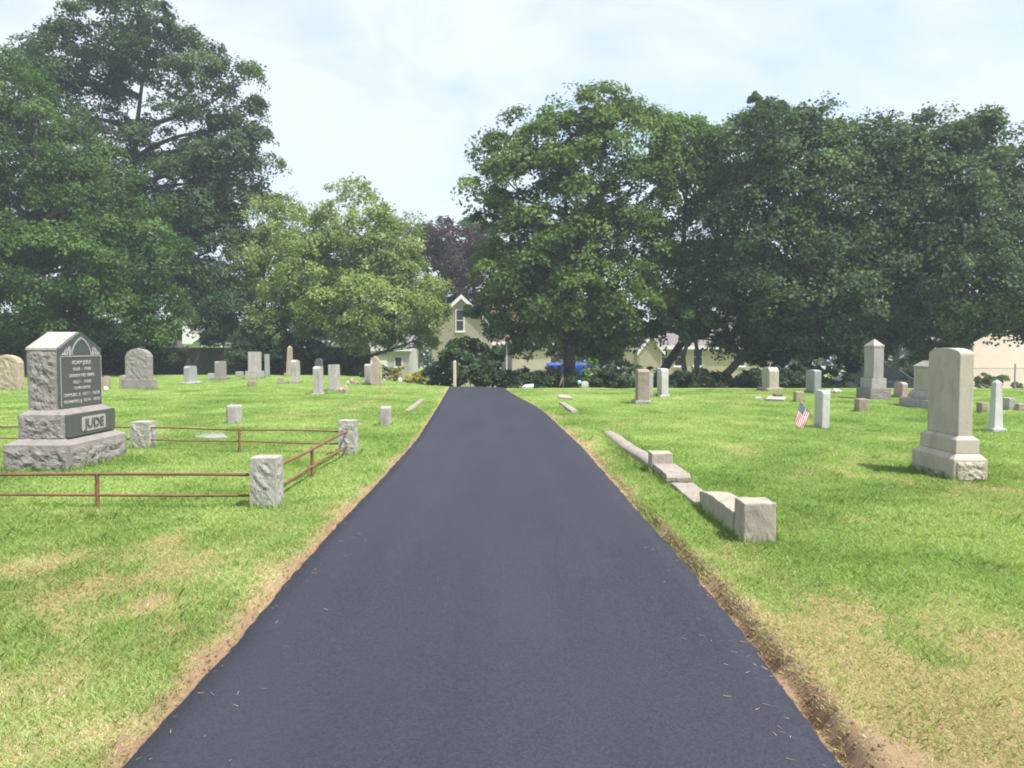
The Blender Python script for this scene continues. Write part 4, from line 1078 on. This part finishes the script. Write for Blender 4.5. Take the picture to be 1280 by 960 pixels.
    shrub('green_bush', 'leafy green bush between yellow flowers and gabled house', 541, 455, 42.5, 1.2, L_MID, 1800, .10)

# ------------------------------------------------------------------ houses, fences, car
CREAM = siding_mat('cream_siding', (.74, .63, .575)); PALEW = siding_mat('pale_siding', (.84, .72, .68)); WSID = siding_mat('white_siding', (.78, .77, .80))
ROOFG = shingle_mat('grey_shingles', (.20, .19, .19)); ROOFB = shingle_mat('brown_shingles', (.17, .10, .075)); ROOFP = shingle_mat('faded_mauve_shingles', (.21, .18, .18))
SHUT = plain('dark_door', (.10, .10, .12), .5)

def window(parent, x, y, z, w, h, mat=GLASSY, two=True):
    b = bmesh.new(); t = .07
    box(b, x - w / 2 - t, x - w / 2, y - .05, y + .02, z - t, z + h + t); box(b, x + w / 2, x + w / 2 + t, y - .05, y + .02, z - t, z + h + t)
    box(b, x - w / 2, x + w / 2, y - .048, y + .02, z + h, z + h + t); box(b, x - w / 2, x + w / 2, y - .048, y + .02, z - t, z)
    if two: box(b, x - w / 2, x + w / 2, y - .044, y + .02, z + h * .5 - .025, z + h * .5 + .025)
    f = obj('window', b, WHITE, parent)
    obj('pane', boxbm(x - w / 2, x + w / 2, y - .025, y + .015, z, z + h), mat, f)
    obj('sill', boxbm(x - w / 2 - .12, x + w / 2 + .12, y - .10, y + .01, z - t - .05, z - t - .002), WHITE, f)

def gable_house(parent, x0, x1, y0, y1, z0, ze, zp, wall, roof, over=.25, front='gable', th=.12, trim=True):
    """walls and roof in the parent's frame; gable end towards the viewer ('gable') or eaves towards the viewer ('eaves')"""
    b = bmesh.new(); cx = (x0 + x1) / 2; cy = (y0 + y1) / 2
    if front == 'gable': prism(b, [(x0, z0), (x1, z0), (x1, ze), (cx, zp), (x0, ze)], y0, y1, 'y')
    else: prism(b, [(y0, z0), (y1, z0), (y1, ze), (cy, zp), (y0, ze)], x0, x1, 'x')
    w = obj('wall', b, wall, parent)
    r = bmesh.new(); tb = bmesh.new()
    if front == 'gable':
        sl = (zp - ze) / (cx - x0)
        for s in (-1, 1):
            xe = x0 - over if s < 0 else x1 + over; zo = ze - over * sl
            prism(r, [(cx, zp + .02), (xe, zo + .02), (xe, zo + .02 + th), (cx, zp + .02 + th)], y0 - over, y1 + over, 'y')
            prism(tb, [(cx, zp - .16), (xe, zo - .16), (xe, zo + .03 + th), (cx, zp + .03 + th)], y0 - over - .05, y0 - over - .004, 'y')
    else:
        sl = (zp - ze) / (cy - y0)
        for s in (-1, 1):
            ye = y0 - over if s < 0 else y1 + over; zo = ze - over * sl
            prism(r, [(cy, zp + .02), (ye, zo + .02), (ye, zo + .02 + th), (cy, zp + .02 + th)], x0 - over, x1 + over, 'x')
        box(tb, x0 - over, x1 + over, y0 - over - .06, y0 - over - .004, ze - over * sl - .1, ze - over * sl + .16)
    ro = obj('roof', r, roof, parent)
    if trim: obj('fascia', tb, WHITE, ro)
    else: tb.free()
    return w, ro

def build_houses():
    d = 57.0
    gx = X(590, d); g0 = float(gz(gx, d)) - .3
    h = thing('house', 'cream gabled house half hidden behind trees at the drive end', 'house', (gx, d, g0))
    def lx(px): return X(px, d) - gx
    def lz(py): return Z(py, d) - g0
    gable_house(h, lx(540), lx(614), 0, 7, 0, lz(406), lz(371), CREAM, ROOFB)
    window(h, lx(575), 0, lz(413.5), .50, 1.45)
    window(h, lx(556), 0, lz(466), .5, 1.2)
    gable_house(h, lx(614) + .02, lx(690), 1.6, 8.5, 0, lz(425), lz(372), PALEW, ROOFB, .3, 'eaves')
    b = boxbm(lx(627), lx(632.5), 1.52, 1.62, .3, lz(430)); dr = obj('door', b, SHUT, h)
    dr2 = obj('door', boxbm(lx(634), lx(640), 1.52, 1.62, .3, lz(430)), SHUT, h)
    obj('door_jamb', boxbm(lx(632.5) + .01, lx(634) - .01, 1.50, 1.62, .3, lz(429)), WHITE, h)
    d = 56.0; gx = X(850, d); g0 = float(gz(gx, d)) - .3
    h = thing('house', 'cream bungalow with white-framed windows behind the leaning trunks', 'bungalow', (gx, d, g0))
    gable_house(h, lx(792), lx(965), 0, 7, 0, lz(432), lz(404), CREAM, ROOFP, .35, 'eaves')
    for px in (830.5, 848.5, 872, 925): window(h, lx(px), 0, lz(457), .36 if px < 840 else .58, 1.22)
    gable_house(h, lx(796), lx(823), -1.2, -.02, 0, lz(437), lz(420), CREAM, ROOFP, .2, 'gable')
    d = 72.0; gx = X(245, d); g0 = float(gz(gx, d)) - .3
    h = thing('house', 'grey-roofed house with white gable trim and orange chimney beyond the left fence', 'house', (gx, d, g0))
    gable_house(h, lx(225), lx(300), 3, 11, 0, lz(418), lz(402), WSID, ROOFG, .3, 'eaves')
    gable_house(h, lx(236), lx(276), 0, 2.6, 0, lz(430), lz(418.5), WSID, ROOFG, .3, 'gable')
    obj('chimney', boxbm(lx(250), lx(258), 6.5, 7.3, lz(412), lz(397)), plain('orange_brick', (.52, .24, .16), .8, .2, 8), h)
    window(h, lx(257), 0, lz(431), .5, .5, two=False)
    obj('gable_end_wall', prism(bmesh.new(), [(lx(231), lz(430)), (lx(243), lz(430)), (lx(240), lz(412)), (lx(232), lz(404))], -.5, -.3, 'y'), WHITE, h)
    d = 63.0; gx = X(475, d); g0 = float(gz(gx, d)) - .3
    h = thing('garage', 'white garage glimpsed under the round light green tree', 'garage', (gx, d, g0))
    gable_house(h, lx(436), lx(512), 0, 6, 0, lz(436), lz(420), WSID, ROOFG, .25, 'eaves')
    obj('garage_door', boxbm(lx(456), lx(484), -.06, .02, 0, lz(444)), WHITE, h)
    window(h, lx(498), 0, lz(458), .5, .7, two=False)
    # pink building on the right
    d = 47.0; gx = X(1290, d); g0 = float(gz(gx, d)) - .3
    h = thing('building', 'long pinkish beige plain building at the right picture edge', 'building', (gx, d, g0))
    pk = siding_mat('pinkish_beige_wall', (.84, .68, .645), .9, .8)
    obj('wall', boxbm(lx(1216), lx(1500), 0, 4, 0, lz(398)), pk, h)
    obj('roof', boxbm(lx(1216) - .2, lx(1500) + .2, -.2, 4.2, lz(398) + .003, lz(398) + .25), ROOFG, h)
    obj('foundation', boxbm(lx(1216) - .02, lx(1500) + .02, -.06, .3, 0, .55), CONC2, h)
    # fence at the left back
    z0 = float(gz(-20, 49.5))
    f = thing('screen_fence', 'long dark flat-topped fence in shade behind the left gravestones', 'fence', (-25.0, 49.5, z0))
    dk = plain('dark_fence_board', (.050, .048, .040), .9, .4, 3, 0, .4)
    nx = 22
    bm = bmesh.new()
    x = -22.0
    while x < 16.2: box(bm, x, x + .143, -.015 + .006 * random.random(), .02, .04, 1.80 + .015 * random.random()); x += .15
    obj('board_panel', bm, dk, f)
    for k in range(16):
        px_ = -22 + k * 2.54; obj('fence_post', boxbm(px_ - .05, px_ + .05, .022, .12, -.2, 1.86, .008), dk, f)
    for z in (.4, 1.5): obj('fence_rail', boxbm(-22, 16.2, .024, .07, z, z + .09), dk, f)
    # wire fence at the right
    f = thing('wire_fence', 'thin wire fence with a steel post in front of the pink building', 'fence', (17.5, 31.0, float(gz(19, 31.0)) - .02))
    st = plain('galvanised_steel', (.30, .29, .28), .45, .2, 20, .6)
    for xx in (.0, 2.0, 4.6, 7.0): obj('fence_post', tube(bmesh.new(), [(xx, 0, -.2), (xx, 0, 1.0)], [.028, .028], 8), st, f)
    obj('top_rail', tube(bmesh.new(), [(-1.0, 0, .82), (7.2, 0, .82)], [.016, .016], 8), st, f)
    bm = bmesh.new()
    for k in range(110):
        a = -1.0 + k * .075
        for s in (1, -1): tube(bm, [(a, .0 + s * .004, .03), (a + s * .78, .0 + s * .004, .81)], [.0016, .0016], 3, False)
    obj('wire_mesh', bm, st, f)
    # tarpaulin
    d = 50.0; gx = X(712, d); g0 = float(gz(gx, d))
    bm = bmesh.new(); nx, ny = 30, 14
    vs = {}
    for i in range(nx + 1):
        for j in range(ny + 1):
            u, v = i / nx, j / ny
            xx = lx(683) + (lx(735) - lx(683)) * u
            if v < .45: yy, zz = 1.1 - v / .45 * 1.1, 1.95 + .04 * math.sin(u * 9)
            else: yy, zz = -.10 * math.sin(u * 22) * (v - .45) - .12 * (v - .45), (1.95 + .04 * math.sin(u * 9)) * (1 - (v - .45) / .55 * .8)
            vs[i, j] = bm.verts.new((xx, yy, zz))
    for i in range(nx):
        for j in range(ny): bm.faces.new((vs[i, j], vs[i + 1, j], vs[i + 1, j + 1], vs[i, j + 1]))
    t = thing('tarpaulin', 'bright blue tarpaulin draped over a stack behind the dark trunks', 'tarpaulin', (gx, d, g0))
    obj('sheet', bm, plain('blue_tarp', (.010, .07, .36), .5, .3, 3), t, smooth=True)
    obj('stack', boxbm(lx(685), lx(733), .06, 1.0, -.1, 1.78, .02), plain('timber_stack', (.2, .15, .1), .9, .4, 8), t)
    obj('lashing', tube(bmesh.new(), [(lx(681), -.19, .95), (lx(709), -.20, .93), (lx(736), -.19, .95)], [.018, .018, .018], 6), WHITE, t)

def build_car():
    d = 38.8; x = X(1103, d); z = float(gz(x, d))
    r = thing('parked_car', 'dark blue-black parked car partly hidden behind gravestones at right', 'car', (x, d, z))
    paint = plain('dark_car_paint', (.065, .085, .115), .22, .15, 3); tyre = plain('tyre_rubber', (.02, .02, .02), .85, .2); rimm = plain('wheel_rim', (.45, .45, .46), .3, .1, 5, .8)
    def half(prof, y0, y1, inset):
        b = bmesh.new(); A = [b.verts.new((px, y0, pz)) for px, pz in prof]; B = [b.verts.new((px, y1, pz)) for px, pz in prof]; n = len(prof)
        fs = [b.faces.new(A), b.faces.new(B)] + [b.faces.new((A[i], A[(i + 1) % n], B[(i + 1) % n], B[i])) for i in range(n)]
        bmesh.ops.recalc_face_normals(b, faces=fs); bmesh.ops.bevel(b, geom=b.edges[:], offset=inset, segments=3, affect='EDGES'); return b
    body = [(-2.25, .32), (2.2, .30), (2.28, .55), (2.18, .80), (1.25, .93), (-2.1, .96), (-2.3, .75)]
    bo = obj('body', half(body, -.88, .88, .05), paint, r, smooth=False)
    cab = [(-1.95, .93), (1.15, .91), (.35, 1.44), (-.3, 1.50), (-1.25, 1.47)]
    c = obj('cabin', half(cab, -.74, .74, .06), GLASSY, r)
    obj('roof', half([(-1.3, 1.47), (.36, 1.44), (.25, 1.50), (-.4, 1.545), (-1.15, 1.51)], -.72, .72, .02), paint, r)
    for px_, w in ((-1.30, .09), (-.25, .08), (.42, .07)):
        obj('pillar', boxbm(px_ - w / 2, px_ + w / 2, -.755, -.70, .92, 1.47, .01), paint, r)
    ws = bmesh.new(); prism(ws, [(1.13, .95), (1.19, .95), (.43, 1.455), (.37, 1.455)], -.66, .66, 'y')
    obj('windscreen', ws, plain('windscreen_painted_sky', (.38, .46, .54), .2, .1), r)  # pale blue-grey colour stands in for the sky mirrored in the glass
    for wx in (-1.4, 1.42):
        for wy in (-.84, .84):
            t = bmesh.new(); tube(t, [(wx, wy - .1, .32), (wx, wy + .1, .32)], [.32, .32], 24)
            w = obj('wheel', t, tyre, r)
            rb = bmesh.new(); s = -1 if wy < 0 else 1; tube(rb, [(wx, wy + s * .101, .32), (wx, wy + s * .115, .32)], [.2, .18], 20); obj('rim', rb, rimm, w)
    for wy in (-.62, .62): obj('headlight', boxbm(2.12, 2.27, wy - .17, wy + .17, .60, .74, .03), plain('headlamp', (.7, .7, .72), .1, .05), r)
    for wy in (-.62, .62): obj('tail_light', boxbm(-2.31, -2.2, wy - .17, wy + .17, .66, .82, .03), plain('tail_lamp', (.35, .02, .02), .2, .05), r)
    obj('door_handle', boxbm(-.15, .05, -.91, -.87, .80, .83, .008), rimm, bo)
    obj('mirror', boxbm(.72, .9, -1.02, -.86, .92, 1.04, .03), paint, r)

# ------------------------------------------------------------------ light, sky, camera
def build_world():
    el, az = math.radians(60), math.radians(127)        # azimuth clockwise from +y (straight ahead): right and a little behind
    w = bpy.data.worlds.new('World'); sc.world = w; w.use_nodes = True
    nt = w.node_tree; nt.nodes.clear()
    out = nt.nodes.new('ShaderNodeOutputWorld')
    sky = nd(nt, 'TexSky', sky_type='NISHITA', sun_disc=False, sun_elevation=el, sun_rotation=az, dust_density=2.0, air_density=1.0, ozone_density=1.0)
    tc = nd(nt, 'TexCoord').outputs['Generated']
    mp = nd(nt, 'Mapping', {'Vector': tc, 'Scale': (1.0, 1.0, 2.2), 'Location': (.35, .1, .2)}).outputs[0]
    cl = noise(nt, mp, 2.3, 7, .58, .6)
    wisp = noise(nt, nd(nt, 'Mapping', {'Vector': tc, 'Scale': (3.0, 3.0, 8.0), 'Location': (1, 2, 0)}).outputs[0], 1.3, 6, .6, .4)
    f = nd(nt, 'Math', {0: cl, 1: nd(nt, 'Math', {0: wisp, 1: .35}, operation='MULTIPLY').outputs[0]}, operation='ADD').outputs[0]
    fac = ramp(nt, f, [(.50, SKY_LO), (.74, .98)])
    c = mixc(nt, fac, sky.outputs[0], SKY_CLOUD)
    bg = nd(nt, 'Background', {'Color': c, 'Strength': .125})
    nt.links.new(bg.outputs[0], out.inputs[0])
    s = bpy.data.lights.new('sun', 'SUN'); s.energy = SUN; s.angle = math.radians(.9); s.color = (1.0, .95, .87)
    o = bpy.data.objects.new('sun', s); link(o)
    dirv = Vector((math.sin(az) * math.cos(el), math.cos(az) * math.cos(el), math.sin(el)))
    o.rotation_euler = dirv.to_track_quat('Z', 'Y').to_euler(); o.location = dirv * 100

SKY_LO = .30; SKY_CLOUD = (3.2, 3.46, 3.82); SUN = 3.75; EXPOSURE = 1.24; HAZE = .0013

def build_haze():
    if HAZE <= 0: return
    m = bpy.data.materials.new('haze'); m.use_nodes = True; nt = m.node_tree; nt.nodes.clear()
    out = nt.nodes.new('ShaderNodeOutputMaterial')
    v = nd(nt, 'VolumePrincipled', {'Color': (.80, .90, 1.0, 1), 'Density': HAZE, 'Anisotropy': .2})
    nt.links.new(v.outputs[0], out.inputs['Volume'])
    o = obj('haze', boxbm(-190, 190, -30, 185, -6, 34), m)  # air volume added to lift dark tones like lens glare; also blues the distance
    tag(o, 'pale haze over the distance, added also to stand in for lens glare', 'haze', kind='stuff')

def build_camera():
    c = bpy.data.cameras.new('camera'); c.sensor_width = 36; c.lens = 36 * FPX / 1280; c.clip_start = .05; c.clip_end = 2000
    o = bpy.data.objects.new('camera', c); link(o); o.location = (0, 0, EYE); o.rotation_euler = (math.pi / 2 - PITCH, 0, 0)
    sc.camera = o
    sc.view_settings.view_transform = 'Standard'; sc.view_settings.look = 'None'; sc.view_settings.exposure = EXPOSURE; sc.view_settings.gamma = 1.0
    sc.view_settings.use_curve_mapping = False
    sc.cycles.filter_width = 1.9
    sc.cycles.max_bounces = 8; sc.cycles.transparent_max_bounces = 8; sc.cycles.volume_bounces = 0

build_ground(); build_drive()
build_family_monument(); build_limestone_monument(); build_plot_kerb(); build_plot_fence(); build_stones(); build_small_things(); build_flags()
FEET += [(-6.64, -5.76, 10.38, 11.9), (5.37, 5.79, 9.67, 10.69), (1.93, 2.2, 6.6, 6.89), (1.92, 2.17, 6.9, 8.13), (1.83, 2.11, 9.4, 10.3), (1.81, 2.08, 10.3, 10.6), (1.68, 2.03, 10.6, 14.9), (-2.645, -2.355, 7.955, 8.245), (-2.62, -2.36, 11.99, 12.25), (-6.05, -5.75, 12.6, 12.9), (-4.25, -4.21, 8.08, 8.12), (-2.52, -2.48, 9.93, 9.97)]
build_grass(); build_clods(); build_clippings()
build_trees(); build_far_wood(); build_shrubs(); build_houses(); build_car()
build_world(); build_haze(); build_camera()
